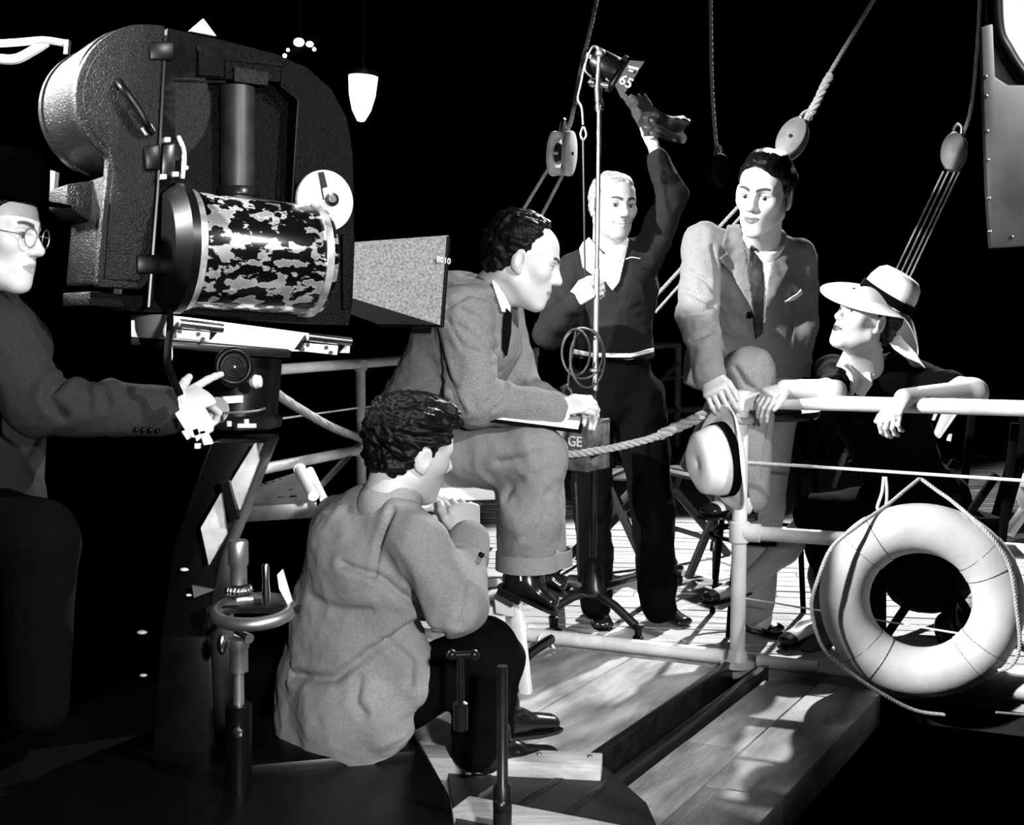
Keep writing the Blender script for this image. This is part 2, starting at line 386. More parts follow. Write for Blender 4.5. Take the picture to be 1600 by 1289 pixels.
block(cb, (0.06, 0, 1), 0.185, 'white pulley block hanging left of the lamp stand', face=(0.88, -0.45, 0.0),
      ropes=[(P(868, 245, YB), P(815, 332, YB), 0.008), (P(880, 272, YB), P(842, 345, YB), 0.008)],
      top=[P(884, 208, YB), P(892, 190, YB), P(900, 150, YB), P(908, 105, YB), P(926, 30, YB), P(940, -40, YB)])
cb = P(1238, 218, YB); uu = unit(P(1270, 170, YB) - P(1225, 250, YB))
block(cb, uu, 0.175, 'grey oval pulley block above the seated actor\'s head', face=(-0.45, -0.9, 0.05), m=mat('grey_block_paint', 0.16, 0.5, var=0.3, scale=20),
      ropes=[(P(1228, 242, YB), P(1018, 470, YB), 0.009), (P(1238, 248, YB), P(1024, 488, YB), 0.007)],
      top=[P(1255, 195, YB), P(1266, 170, YB), P(1285, 140, YB), P(1300, 108, YB), P(1365, 0, YB), P(1400, -60, YB)])
MB_knot = MB().rope(spline([P(1262, 185, YB), P(1276, 160, YB), P(1288, 134, YB), P(1298, 116, YB)], 6), 0.02).build('splice', M_ROPE, bpy.data.objects['pulley_block.001'])
YC = 6.5
cb = P(1491, 238, YC); uu = unit(P(1500, 190, YC) - P(1485, 290, YC))
block(cb, uu, 0.18, 'grey oval pulley block with four falls, above the white sun hat', face=(-0.5, -0.85, 0.0), m=mat('grey_block_paint', 0.16),
      ropes=[(P(x0, 268, YC), P(x1, 445, YC), 0.0048) for x0, x1 in ((1474, 1389), (1482, 1399), (1492, 1408), (1499, 1416))],
      top=[P(1502, 215, YC), P(1512, 190, YC), P(1520, 150, YC), P(1528, 60, YC), P(1532, -40, YC)])
cb = P(1122, 268, YC)
block(cb, (0, 0, 1), 0.16, 'black pulley block hanging in the dark beside the raised sleeve', face=(0.2, -0.98, 0.0), m=M_BLKPAINT,
      top=[P(1122, 250, YC), P(1119, 225, YC), P(1116, 190, YC), P(1112, 120, YC), P(1110, -30, YC)])

# ------------------------------------------------------------------ life ring
rc = P(1438, 938, 3.72); rn = unit(A(-0.28, -0.95, -0.02))
lb = empty('life_ring', rc - A(0, 0, 0.3), 'white canvas life ring hanging on the railing wire', 'life ring')
ru, rv = frame_axes(rn); RR, rr = 0.228, 0.077
MB().torus(rc, rn, RR, rr, 96, 28).build('ring', M_CANVAS, lb)
rx = unit(np.cross(rn, A(0, 0, 1))); rx = rx if rx[0] > 0 else -rx; rz = np.cross(rx, rn); rz = rz if rz[2] > 0 else -rz
def onring(ang, R=RR): return rc + R * (math.cos(ang) * rx + math.sin(ang) * rz)
for ang in (2.3, 0.62, -2.25, -0.72):
    g = MB()
    for k, aoff in enumerate((-0.13, 0.13)):
        pass
    vs = []; n1, n2 = 8, 28
    for i in range(n1 + 1):
        t = ang - 0.14 + 0.28 * i / n1; cc = onring(t); od = unit(cc - rc)
        for k in range(n2):
            b = 2 * math.pi * k / n2; vs.append(cc + (rr + 0.0022) * (math.cos(b) * od + math.sin(b) * rn))
    g.add(vs, [(i * n2 + k, i * n2 + (k + 1) % n2, (i + 1) * n2 + (k + 1) % n2, (i + 1) * n2 + k) for i in range(n1) for k in range(n2)])
    g.build('band', M_CANVAS, lb)
    for t in (ang - 0.14, ang + 0.14):
        cc = onring(t); tg = -math.sin(t) * rx + math.cos(t) * rz
        MB().torus(cc, tg, rr + 0.001, 0.0013, 36, 6).build('cord', M_DKMETAL, lb)
Y0 = 3.66
MB().rope(spline([P(1476, 1117, Y0), P(1430, 1110, Y0), P(1380, 1085, Y0), P(1325, 1048, Y0), P(1285, 1010, Y0 - .02), P(1268, 950, Y0), P(1278, 905, Y0), P(1300, 855, Y0), P(1340, 822, Y0 + .02), P(1385, 790, 3.75), P(1412, 768, 3.78), P(1434, 750, 3.81), P(1438, 747, 3.815), P(1442, 750, 3.81), P(1465, 767, 3.77),
      P(1490, 785, 3.72), P(1540, 830, Y0 - .05), P(1575, 880, Y0 - .08), P(1588, 950, Y0 - .1), P(1593, 1010, Y0 - .1), P(1580, 1040, Y0 - .08), P(1560, 1048, Y0 - .06)], 12), 0.0062).build('grab_rope', M_ROPE, lb)
tag(MB().tube(spline([P(1381, 745, 3.84), P(1378, 770, 3.83), P(1371, 792, 3.83), P(1376, 797, 3.83), P(1384, 790, 3.83), P(1386, 770, 3.83), P(1384, 745, 3.84)], 6), 0.005, 8).build('cord_loop', M_WHITE),
    'short white cord loop hanging from the wire left of the life ring', 'cord')
tag(MB().tube([P(1556, 1113, 3.3), P(1640, 1120, 3.3)], 0.0035, 8).build('white_stick', M_WHITE), 'thin white rod in the dark at the lower right edge', 'rod')

# ------------------------------------------------------------------ the big film camera in its sound housing
BN = unit(A(0.55, -0.835, 0)); BR = P(350, 300, 3.0); BD = -BN
def PL(px, py, off=0.0):
    r = ray(px, py); c0 = A(0, 0, CH); return c0 + r * (np.dot(BR + BN * off - c0, BN) / np.dot(r, BN))
def EX(poly, f, b): return MB().prism([PL(x, y, f) for x, y in poly], BD * (f - b))
bu = unit(PL(548, 531) - PL(258, 490)); bv = unit(A(0, 0, 1) - bu * bu[2])
M_WORN = mat('worn_drum_paint', 0.002, 0.2, c2=0.85, thr=0.54, scale=26, stretch=(1.0, 1.0, 1.8), spec=0.3)
_n = M_WORN.node_tree; _r = [x for x in _n.nodes if x.type == 'VALTORGB'][0]
_n.links.new(_r.outputs[0], _n.nodes['Principled BSDF'].inputs['Metallic'])     # bare metal shows where the paint is gone
cm = empty('film_camera', PL(390, 700, -0.15), 'huge black crinkle-painted studio film camera with flared lens hood', 'camera')
# rear drum and keyhole door
cc = PL(226, 152); rpx = np.linalg.norm(PL(226, 42) - cc)
key = [(259, 39)]
for t in np.linspace(92, 238, 22):
    key.append((226 + 112 * math.cos(math.radians(t)) * 0.97, 150 - 113 * math.sin(math.radians(t))))
key += [(167, 272), (163, 310), (151, 442), (152, 449), (221, 453), (233, 440), (246, 250)]
EX(key, 0.03, -0.005).build('door', M_BLIMP2, cm, bevel=0.006)
inner = [(254, 54)] + [(226 + 99 * math.cos(math.radians(t)) * 0.97, 150 - 101 * math.sin(math.radians(t))) for t in np.linspace(95, 234, 20)] + [(176, 268), (172, 312), (163, 436), (218, 440), (228, 428), (242, 250)]
EX(inner, 0.036, 0.028).build('door_panel', M_BLIMP2, cm, bevel=0.003)
MB().lathe([(0, 0), (rpx * .98, 0), (rpx * 1.0, 0.03), (rpx * 1.0, 0.30), (rpx * 1.03, 0.30), (rpx * 1.03, 0.33), (rpx * 0.95, 0.36), (0, 0.36)], cc, BD, 48).build('magazine_drum', M_BLIMP2, cm)
EX([(167, 272), (246, 262), (233, 445), (151, 445)], 0, -0.30).build('rear_body', M_BLIMP, cm, bevel=0.01)
EX([(104, 288), (165, 280), (165, 345), (147, 352), (104, 320)], -0.12, -0.30).build('rear_bracket', M_BLIMP2, cm, bevel=0.004)
EX([(140, 455), (225, 462), (222, 484), (140, 478)], -0.02, -0.28).build('rear_foot', M_BLIMP, cm, bevel=0.004)
# front half with the recessed window
body = [(262, 44), (345, 62), (430, 84), (480, 106), (518, 140), (542, 185), (551, 240), (553, 330), (551, 470), (545, 508), (225, 486), (233, 430), (248, 250)]
EX(body, -0.06, -0.36).build('body', M_BLIMP, cm, bevel=0.008)
fr = [[(262, 44), (345, 62), (430, 84), (480, 106), (518, 140), (440, 128), (330, 122), (275, 122), (258, 110)],
      [(258, 110), (275, 122), (272, 330), (246, 330), (248, 250)],
      [(440, 128), (518, 140), (542, 185), (551, 240), (553, 330), (460, 332), (465, 155)],
      [(246, 330), (272, 330), (460, 332), (553, 330), (551, 470), (545, 508), (225, 486), (233, 430)]]
for f in fr: EX(f, 0.0, -0.065).build('housing_panel', M_BLIMP, cm)
MB().tube([PL(275, 126, .003), PL(352, 128, .003), PL(352, 92, .003), PL(440, 102, .003), PL(440, 134, .003), PL(466, 156, .003), PL(456, 325, .003)], 0.003, 6).build('window_frame', M_DKMETAL, cm)
EX([(310, 70), (348, 78), (352, 120), (310, 118)], 0.012, 0).build('plate', M_BLIMP, cm, bevel=0.003)
EX([(366, 104), (420, 112), (420, 134), (366, 128)], 0.010, 0).build('vent', M_BLIMP2, cm, bevel=0.003)
MB().cyl(PL(371, 136, -0.03), PL(371, 312, -0.03), 0.042, 32).build('lens_turret', mat('satin_black_tube', 0.018, 0.45, var=0.6, scale=18), cm)
MB().lathe([(0.044, 0), (0.048, 0.005), (0.048, 0.02), (0.044, 0.024)], PL(371, 292, -0.03), (0, 0, -1), 32).build('collar', M_DKMETAL, cm)
# hinge line, hinges, handle, latch
MB().tube([PL(258, 60, .03), PL(246, 300, .03), PL(232, 480, .03)], 0.006, 8).build('hinge_rod', M_DKMETAL, cm)
for x, y in ((252, 78), (232, 412)):
    EX([(x - 18, y - 14), (x + 22, y - 14), (x + 22, y + 16), (x - 18, y + 16)], 0.042, 0.0).build('hinge', M_BLKPAINT, cm, bevel=0.006)
MB().tube(spline([PL(186, 128, .035), PL(192, 138, .07), PL(215, 170, .075), PL(231, 198, .07), PL(236, 206, .035)], 6), 0.009, 10).build('door_handle', M_BLKPAINT, cm)
EX([(220, 200), (236, 192), (244, 204), (228, 213)], 0.05, 0.03).build('handle_foot', M_STEEL, cm, bevel=0.002)
la = EX([(226, 228), (252, 224), (252, 266), (228, 266)], 0.05, 0.0).build('latch', M_BLKPAINT, cm, bevel=0.006)
EX([(254, 226), (276, 222), (274, 276), (252, 278)], 0.045, 0.0).build('latch_body', M_DKMETAL, la, bevel=0.005)
for x, y in ((262, 218), (256, 276), (275, 272)):
    EX([(x - 5, y - 4), (x + 5, y - 4), (x + 5, y + 4), (x - 5, y + 4)], 0.055, 0.0).build('latch_block', M_WHITEMETAL, la, bevel=0.002)
MB().tube(spline([PL(279, 214, .04), PL(286, 230, .06), PL(288, 250, .06), PL(285, 278, .045)], 6), 0.0055, 8).build('latch_lever', M_WHITEMETAL, la)
MB().ball(PL(291, 262, .06), 0.006, 10).build('lever_knob', M_WHITEMETAL, la)
# worn motor drum
d0, d1 = PL(268, 388, 0.03), PL(497, 408, 0.03); ax = unit(d1 - d0); L = np.linalg.norm(d1 - d0); Rm = 0.138
MB().lathe([(0, 0.02), (Rm * .98, 0.02), (Rm, 0.03), (Rm, L - 0.02), (Rm * 0.97, L - 0.005), (0, L - 0.004)], d0, ax, 64).build('motor_drum', M_WORN, cm)
for h, wd in ((0.028, 0.022), (L - 0.03, 0.018)):
    MB().lathe([(Rm, h - wd / 2), (Rm + 0.006, h - wd / 2), (Rm + 0.006, h + wd / 2), (Rm, h + wd / 2)], d0, ax, 64).build('drum_rim', mat('worn_rim', 0.45, 0.35, 0.6, var=0.8, scale=25), cm)
MB().lathe([(0, -0.03), (Rm * .9, -0.03), (Rm * 1.12, 0.0), (Rm * 1.12, 0.02), (0, 0.02)], d0, ax, 48).build('drum_cap', M_BLKPAINT, cm)
# white focus disc
dc = PL(507, 314, 0.05); drx = np.linalg.norm(PL(507, 362, 0.05) - dc)
disc = MB().lathe([(0, -0.01), (drx * 0.98, -0.01), (drx, -0.007), (drx, 0.005), (drx * 0.98, 0.008), (0, 0.008)], dc, BN, 48).build('focus_disc', M_PAPER, cm)
MB().lathe([(0, 0), (0.017, 0), (0.017, 0.012), (0.008, 0.014), (0.008, 0.022), (0, 0.022)], PL(517, 312, 0.058), BN, 20).build('disc_hub', M_DKMETAL, disc)
MB().lathe([(0, 0), (0.009, 0), (0.009, 0.004), (0, 0.004)], PL(519, 311, 0.08), BN, 20).build('hub_cap', M_CHROME, disc)
EX([(498, 269), (506, 268), (512, 292), (503, 294)], 0.064, 0.056).build('pointer', M_DKMETAL, disc)
MB().tube([PL(499, 272, .062), PL(506, 312, .062)], 0.002, 6).build('pointer_wire', M_DKMETAL, disc)
MB().cyl(dc - BN * .08, dc - BN * .01, 0.02, 16).build('disc_shaft', M_DKMETAL, disc)
# lens hood
near = [PL(553, 382), PL(551, 466)]; far = [PL(701, 371, 0.05), PL(691, 509, 0.05)]
nb = [near[0] + BD * .27, near[1] + BD * .27]; fb = [far[0] + BD * .36, far[1] + BD * .36]
hood = MB()
def plate4(q, th):
    q = [np.asarray(a) for a in q]; n = unit(np.cross(q[1] - q[0], q[2] - q[0])); return MB().prism(q, n * th)
M_HOOD = mat('grey_crinkle_hood', 0.17, 0.5, var=0.7, scale=150, bump=0.8, bscale=150, spec=0.5)
ho = plate4([near[0], far[0], far[1], near[1]], 0.006).build('lens_hood', M_HOOD, cm)
plate4([near[1], far[1], fb[1], nb[1]], 0.006).build('hood_floor', M_HOOD, ho)
plate4([near[0], far[0], fb[0], nb[0]], 0.006).build('hood_roof', M_HOOD, ho)
plate4([nb[0], fb[0], fb[1], nb[1]], 0.006).build('hood_back', M_BLIMP, ho)
MB().tube([far[0], far[1], fb[1], fb[0]], 0.006, 8, closed=True).build('hood_rim', M_BLKPAINT, ho)
text('hood_number', '8010', PL(693, 407, 0.056), bu, bv, 0.022, M_LINE, cm)
EX([(535, 366), (556, 366), (552, 480), (536, 486)], 0.012, -0.3).build('front_standard', M_BLIMP, cm, bevel=0.006)
# bed plate with brackets
bed = EX([(258, 491), (548, 529), (547, 552), (452, 549), (452, 546), (258, 530)], 0.03, -0.25).build('bed_plate', M_WHITEMETAL, cm, bevel=0.003)
EX([(259, 532), (456, 547), (454, 559), (400, 557), (259, 543)], 0.035, -0.25).build('bed_rail', M_DKMETAL, bed, bevel=0.003)
for (x, y) in ((276, 503), (476, 524)):
    b_ = EX([(x, y), (x + 70, y + 9), (x + 54, y + 28), (x - 16, y + 22)], 0.032, 0.028).build('slot', M_BLKPAINT, bed)
    EX([(x + 2, y + 12), (x + 53, y + 16), (x + 51, y + 31), (x - 2, y + 25)], 0.045, 0.028).build('bracket', M_WHITEMETAL, bed, bevel=0.002)
    MB().cyl(PL(x + 4, y + 2, 0.045), PL(x + 72, y + 10, 0.045), 0.0115, 16).build('bracket_tube', M_CHROME, bed)
    for sx, sy in ((5, 15), (34, 19), (41, 27), (-3, 22)):
        MB().cyl(PL(x + sx, y + sy, 0.04), PL(x + sx, y + sy, 0.05), 0.0055, 10).build('screw', M_BLKPAINT, bed)
MB().tube(spline([PL(262, 500, .035), PL(256, 520, .05), PL(266, 535, .05), PL(268, 560, .045), PL(260, 568, .04)], 6), 0.0025, 6).build('wire', M_LINE, cm)
# bracket loop behind the drum, small fittings
MB().tube(spline([P(-30, 70, 3.3), P(30, 66, 3.32), P(70, 63, 3.35), P(104, 68, 3.4)], 8), 0.010, 8).build('rear_cable', M_WHITE, cm)
MB().tube(spline([P(-30, 88, 3.3), P(20, 93, 3.32), P(50, 80, 3.34), P(72, 66, 3.36)], 8), 0.013, 8).build('rear_cable', M_WHITE, cm)
MB().prism([P(101, 62, 3.35), P(107, 62, 3.35), P(105, 84, 3.35), P(99, 84, 3.35)], (0, 0.02, 0)).build('cable_clamp', M_STEEL, cm)
MB().prism([P(79, 266, 3.2), P(86, 268, 3.2), P(83, 302, 3.2), P(78, 302, 3.2)], (0, 0.03, 0)).build('catch', M_WHITEMETAL, cm)

# geared head under the camera
gh = empty('geared_mount', PL(365, 760, -0.12), 'black geared camera head with a round handwheel under the film camera', 'camera mount')
MB().cyl(PL(380, 556, -0.12), PL(372, 650, -0.12), 0.10, 32).build('cradle', M_BLKPAINT, gh)
MB().lathe([(0.07, 0), (0.11, 0.01), (0.115, 0.03), (0.09, 0.05), (0.06, 0.055), (0, 0.055)], PL(372, 672, -0.12), (0, 0, 1), 36).build('turntable', M_DKMETAL, gh)
wc = PL(365, 573, 0.13); wn = unit(BN + A(-0.1, 0, 0))
wh = MB().torus(wc, wn, 0.039, 0.0085, 48, 12).build('handwheel', M_BLKPAINT, gh)
for R_, r_ in ((0.024, 0.003), (0.016, 0.002), (0.009, 0.002)): MB().torus(wc + wn * 0.006, wn, R_, r_, 32, 8).build('wheel_ring', M_DKMETAL, wh)
MB().lathe([(0, -0.01), (0.036, -0.006), (0.036, 0.004), (0.0, 0.006)], wc, wn, 32).build('wheel_web', M_BLKPAINT, wh)
MB().ball(wc + wn * 0.01, 0.003, 10).build('wheel_pin', M_WHITEMETAL, wh)
MB().cyl(wc - wn * 0.16, wc, 0.016, 16).build('wheel_shaft', M_DKMETAL, wh)
MB().lathe([(0, 0), (0.009, 0.0), (0.017, 0.012), (0.014, 0.024), (0, 0.028)], P(392, 597, 2.86), (1, -0.2, 0.1), 16).build('wheel_grip', M_WHITEMETAL, wh)
EX([(349, 620), (380, 618), (380, 629), (349, 631)], 0.02, 0.0).build('name_plate', M_WHITEMETAL, gh, bevel=0.001)
MB().cyl(P(340, 640, 2.86), P(326, 640, 2.9), 0.03, 20).build('gear_case', M_STEEL, gh)
MB().tube(spline([P(322, 645, 2.8), P(360, 645, 2.8), P(400, 642, 2.82), P(414, 638, 2.84)], 6), 0.003, 6).build('trim_wire', M_STEEL, gh)
MB().cyl(P(340, 645, 2.84), P(340, 660, 2.84), 0.014, 16).build('knob', M_CHROME, gh)
MB().cyl(P(358, 658, 2.82), P(358, 666, 2.82), 0.006, 12).build('knob', M_WHITEMETAL, gh)
MB().bar(P(372, 665, 2.8), P(400, 665, 2.8), 0.012, 0.009).build('lock_bar', M_WHITEMETAL, gh)
MB().cyl(P(385, 655, 2.8), P(385, 662, 2.8), 0.006, 12).build('knob', M_WHITEMETAL, gh)

# crane column the head stands on, and its polished pedestal
pd = empty('camera_pedestal', P(340, 1289, 2.95) * A(1, 1, 0), 'black camera crane pedestal with a polished hand-crank column', 'camera mount')
MB().prism([P(330, 690, 2.95), P(415, 690, 2.95), P(345, 870, 2.95), P(320, 1000, 2.95), P(250, 1000, 2.95), P(270, 850, 2.95)], (0, 0.2, 0)).build('column', M_BLKPAINT, pd, bevel=0.01)
MB().prism([P(250, 990, 2.95), P(330, 990, 2.95), P(345, 1400, 2.95), P(220, 1400, 2.95)], (0, 0.25, 0)).build('base_column', M_BLKPAINT, pd, bevel=0.01)
MB().prism([P(398, 692, 2.86), P(404, 720, 2.86), P(374, 798, 2.86), P(359, 756, 2.86)], (0, 0.02, 0)).build('strut_plate', mat('worn_white_plate', 0.5, 0.5, var=0.5, scale=14), pd, bevel=0.002)
MB().prism([P(345, 770, 2.86), P(353, 836, 2.86), P(326, 884, 2.86), P(313, 825, 2.86)], (0, 0.02, 0)).build('strut_plate', mat('worn_white_plate', 0.5, 0.5, var=0.5, scale=14), pd, bevel=0.002)
MB().bar(P(352, 752, 2.85), P(368, 812, 2.85), 0.02, 0.02).build('strap', M_BLKPAINT, pd)
sx, Yp = 373, 2.72
col = MB().lathe([(0, 0), (0.0, 0.0), (0.019, 0.0), (0.019, 0.04), (0.023, 0.045), (0.023, 0.095), (0.02, 0.1), (0, 0.1)], P(sx, 912, Yp), (0, 0, 1), 24).build('spindle', M_STEEL, pd)
MB().cyl(P(sx, 848, Yp), P(sx, 880, Yp), 0.016, 20).build('spindle_top', M_STEEL, pd)
kn = MB()
for i in range(18):
    a = 2 * math.pi * i / 18; c_ = P(sx, 922, Yp) + 0.027 * A(math.cos(a), math.sin(a), 0); kn.ball(c_, 0.0055, 8, (1, 1, 2))
kn.cyl(P(sx, 930, Yp), P(sx, 915, Yp), 0.026, 24); kn.build('knurled_knob', M_CHROME, pd)
MB().torus(P(396, 955, Yp), (0.0, -0.12, 1), 0.083, 0.0155, 48, 14).build('hand_ring', M_STEEL, pd)
MB().bar(P(325, 952, Yp), P(470, 952, Yp), 0.03, 0.012).build('ring_spoke', M_DKMETAL, pd)
MB().lathe([(0, 0), (0.007, 0), (0.0095, 0.03), (0.0075, 0.06), (0.009, 0.09), (0.006, 0.097), (0, 0.098)], P(416, 948, Yp - .05), (0, 0, 1), 16).build('crank_handle', M_CHROME, pd)
MB().prism([P(433, 898, Yp), P(441, 890, Yp), P(456, 940, Yp), P(450, 946, Yp), P(436, 920, Yp)], (0, 0.01, 0)).build('lever', M_WHITEMETAL, pd)
MB().lathe([(0, 0), (0.021, 0), (0.021, 0.05), (0.024, 0.055), (0.024, 0.075), (0, 0.076)], P(sx, 1015, Yp) - A(0, 0, 0.05), (0, 0, 1), 20).build('lower_spindle', M_STEEL, pd)
MB().cyl(P(sx, 1040, Yp), P(sx, 1100, Yp), 0.012, 16, 0.013).build('screw_shaft', M_STEEL, pd)
MB().cyl(P(sx, 990, Yp), P(390, 998, Yp - .03), 0.012, 16).build('pinion', M_CHROME, pd)
MB().ball(P(347, 1006, Yp), 0.026, 18, (0.45, 0.6, 1)).build('clamp_disc', M_CHROME, pd)
MB().cyl(P(sx, 1100, Yp), P(sx, 1400, Yp), 0.03, 20).build('foot_tube', M_BLKPAINT, pd)
MB().lathe([(0, 0), (0.012, 0), (0.012, 0.01), (0.006, 0.012), (0, 0.012)], P(372, 1143, Yp - .031), (0, -1, 0), 16).build('grease_cap', M_CHROME, pd)
for (x, y, r_) in ((222, 988, .008), (224, 1055, .006), (295, 930, .005), (288, 890, .007)):
    MB().ball(P(x, y, 2.9), r_, 10, (1.6, 1, 0.7)).build('rivet', M_WHITEMETAL, pd)
MB().prism([P(300, 915, 2.85), P(335, 922, 2.85), P(303, 934, 2.85)], (0, 0.01, 0)).build('gusset', M_STEEL, pd)

# plug connector hanging at the operator's hand
pg = empty('cable_connector', P(310, 690, 2.66), 'white square cable connector held in front of the pointing hand', 'connector')
q = lambda x, y, Y=2.57: P(x, y, Y)
MB().prism([q(272, 646), q(305, 627), q(328, 663), q(326, 678), q(300, 685), q(288, 672)], (0, 0.045, 0)).build('plug_body', M_PAPER, pg, bevel=0.004)
for po in ([(283, 674), (291, 672), (297, 684), (292, 688)], [(300, 672), (309, 668), (314, 684), (307, 690)], [(311, 674), (320, 672), (331, 694), (318, 696)]):
    MB().prism([q(*a) for a in po], (0, 0.02, 0)).build('prong', M_WHITEMETAL, pg, bevel=0.001)
MB().prism([q(276, 614), q(286, 612), q(292, 628), q(284, 632)], (0, 0.03, 0)).build('neck', M_WHITEMETAL, pg, bevel=0.002)
MB().tube(spline([q(282, 618), q(270, 590), q(262, 560), q(266, 500, 2.8), q(262, 470, 2.9)], 6), 0.008, 10).build('cable', M_BLACK, pg)
MB().prism([q(304, 693), q(313, 693), q(312, 701), q(304, 701)], (0, 0.01, 0)).build('contact', M_WHITEMETAL, pg)

# ------------------------------------------------------------------ box with perforated lid, paper roll
vb = empty('perforated_case', P(440, 780, 3.6), 'low perforated metal case standing left of the crouching man', 'case')
Yv = 3.7
MB().prism([P(405, 757, Yv + .25), P(470, 735, Yv + .25), P(495, 784, Yv), P(365, 792, Yv)], (0, 0, -0.05)).build('lid', M_STEEL, vb, bevel=0.003)
for i in range(5):
    for j in range(4):
        u_, v_ = (i + 0.6) / 6.2, (j + 0.6) / 4.6
        p0 = P(405, 757, Yv + .25) * (1 - v_) + P(365, 792, Yv) * v_; p1 = P(470, 735, Yv + .25) * (1 - v_) + P(495, 784, Yv) * v_
        c_ = p0 * (1 - u_) + p1 * u_; MB().box(c_ + A(0, 0, .001), (0.012, 0, 0), (0, 0.006, 0), (0, 0, 0.002)).build('hole', M_BLKPAINT, vb)
for x_, y_ in ((380, Yv), (480, Yv), (470, Yv + .2), (412, Yv + .2)): MB().bar(P(x_, 800, y_) * A(1, 1, 0) + A(0, 0, -.48), P(x_, 800, y_), .025, .025).build('leg', M_BLACK, vb)
MB().bar(P(485, 790, 3.5), P(485, 790, 3.5) * A(1, 1, 0) + A(0, 0, -.48), .02, .02).build('roll_rest', M_BLACK, vb)
rl = empty('paper_roll', P(485, 755, 3.6), 'white rolled paper tube leaning by the crouching man\'s back', 'paper roll')
MB().cyl(P(468, 733, 3.55), P(490, 775, 3.4), 0.016, 20).build('outer_roll', M_PAPER, rl)
MB().cyl(P(484, 735, 3.56), P(506, 780, 3.42), 0.012, 20).build('inner_roll', M_PAPER, rl)
MB().torus(P(468, 733, 3.55), P(490, 775, 3.4) - P(468, 733, 3.55), 0.016, 0.003, 20, 6).build('rolled_edge', M_PAPER, rl)

# ------------------------------------------------------------------ dolly timbers in the foreground
dl = empty('camera_dolly', P(760, 1289, 2.8) * A(1, 1, 0), 'pale timber dolly frame at the bottom edge under the crouching man', 'dolly')
def slab(px, Y, th, m, name, dy=0.0):
    return MB().prism([P(x, y, Y + (y < 0) * dy) for x, y in px], (0, th, 0)).build(name, m, dl, bevel=0.003)
zt = 0.055
t0, t1, t2, t3 = G(640, 1172, zt), G(942, 1182, zt), G(926, 1212, zt) * 0 + G(936, 1189, zt), G(650, 1190, zt)
bdir = unit((G(936, 1190, zt) - G(680, 1178, zt)) * A(1, 1, 0)); bp_ = A(-bdir[1], bdir[0], 0)
e1 = G(940, 1186, zt)
MB().box(e1 - bdir * 0.45 + A(0, 0, -0.03), bdir * 0.45, bp_ * 0.045, A(0, 0, 0.03)).build('timber', M_BEAM, dl, bevel=0.003)
for k in (0.03, 0.16, 0.26): MB().lathe([(0, 0), (0.007, 0), (0.006, 0.005), (0, 0.006)], e1 - bdir * k + A(0, 0, 0.0) + bp_ * 0.01, (0, 0, 1), 10).build('bolt', M_STEEL, dl)
zt2 = 0.03
e3, e2 = G(730, 1245, zt2), G(1015, 1300, zt2); bd2 = unit(e2 - e3); bq = A(-bd2[1], bd2[0], 0)
MB().box((e3 + e2) / 2 - bq * 0.04 + A(0, 0, -0.03) + bd2 * 0.1, bd2 * (np.linalg.norm(e2 - e3) / 2 + .1), bq * 0.05, A(0, 0, 0.03)).build('timber', M_BEAM, dl, bevel=0.003)
MB().prism([G(700, 1212, 0.004), G(945, 1205, 0.004), G(1010, 1262, 0.004), G(1040, 1330, 0.004), G(720, 1330, 0.004)], (0, 0, 0.012)).build('base_board', M_DARKWOOD, dl)
MB().prism([G(300, 1175, .02), G(640, 1165, .02), G(705, 1290, .02), G(720, 1400, .02), G(-200, 1500, .02), G(-200, 1250, .02)], (0, 0, 0.07)).build('deck_board', M_BLKPAINT, dl, bevel=0.01)
MB().lathe([(0, 0), (0.02, 0), (0.02, 0.1), (0.012, 0.11), (0.011, 0.36), (0, 0.36)], A(*P(785, 1300, 2.5)), (0, 0, 1), 16).build('crank_rod', M_DKMETAL, dl)
MB().ball(P(783, 1258, 2.49), 0.018, 14).build('crank_joint', M_DKMETAL, dl)
jk = empty('screw_jack', P(722, 1145, 2.62), 'dark steel screw jack with a T handle before the man\'s dark trousers', 'jack')
MB().lathe([(0, 0), (0.016, 0), (0.016, 0.06), (0.008, 0.065), (0.0075, 0.17), (0, 0.17)], P(720, 1140, 2.62), (0, 0, 1), 16).build('screw', M_DKMETAL, jk)
MB().cyl(P(704, 1024, 2.62), P(742, 1022, 2.62), 0.008, 12).build('handle', M_DKMETAL, jk)
for x in (706, 741): MB().ball(P(x, 1023, 2.62), 0.012, 12).build('handle_end', M_DKMETAL, jk)
MB().lathe([(0, 0), (0.013, 0.0), (0.013, 0.03), (0, 0.03)], P(721, 1121, 2.62), (0, 0, 1), 14).build('nut', M_STEEL, jk)
st = empty('low_bench', P(510, 1200, 3.0) * A(1, 1, 0), 'low black dolly seat under the crouching man', 'seat')
sp = P(510, 1145, 3.02)
MB().box(sp - A(0, 0, 0.03), (0.2, 0.05, 0), (-0.04, 0.17, 0), (0, 0, 0.03)).build('cushion', M_BLKPAINT, st, bevel=0.015)
MB().box(A(sp[0], sp[1], (sp[2] - .06) / 2 - .02), (0.12, 0, 0), (0, 0.12, 0), (0, 0, (sp[2] - .06) / 2 + .02)).build('pedestal', M_BLKPAINT, st, bevel=0.01)

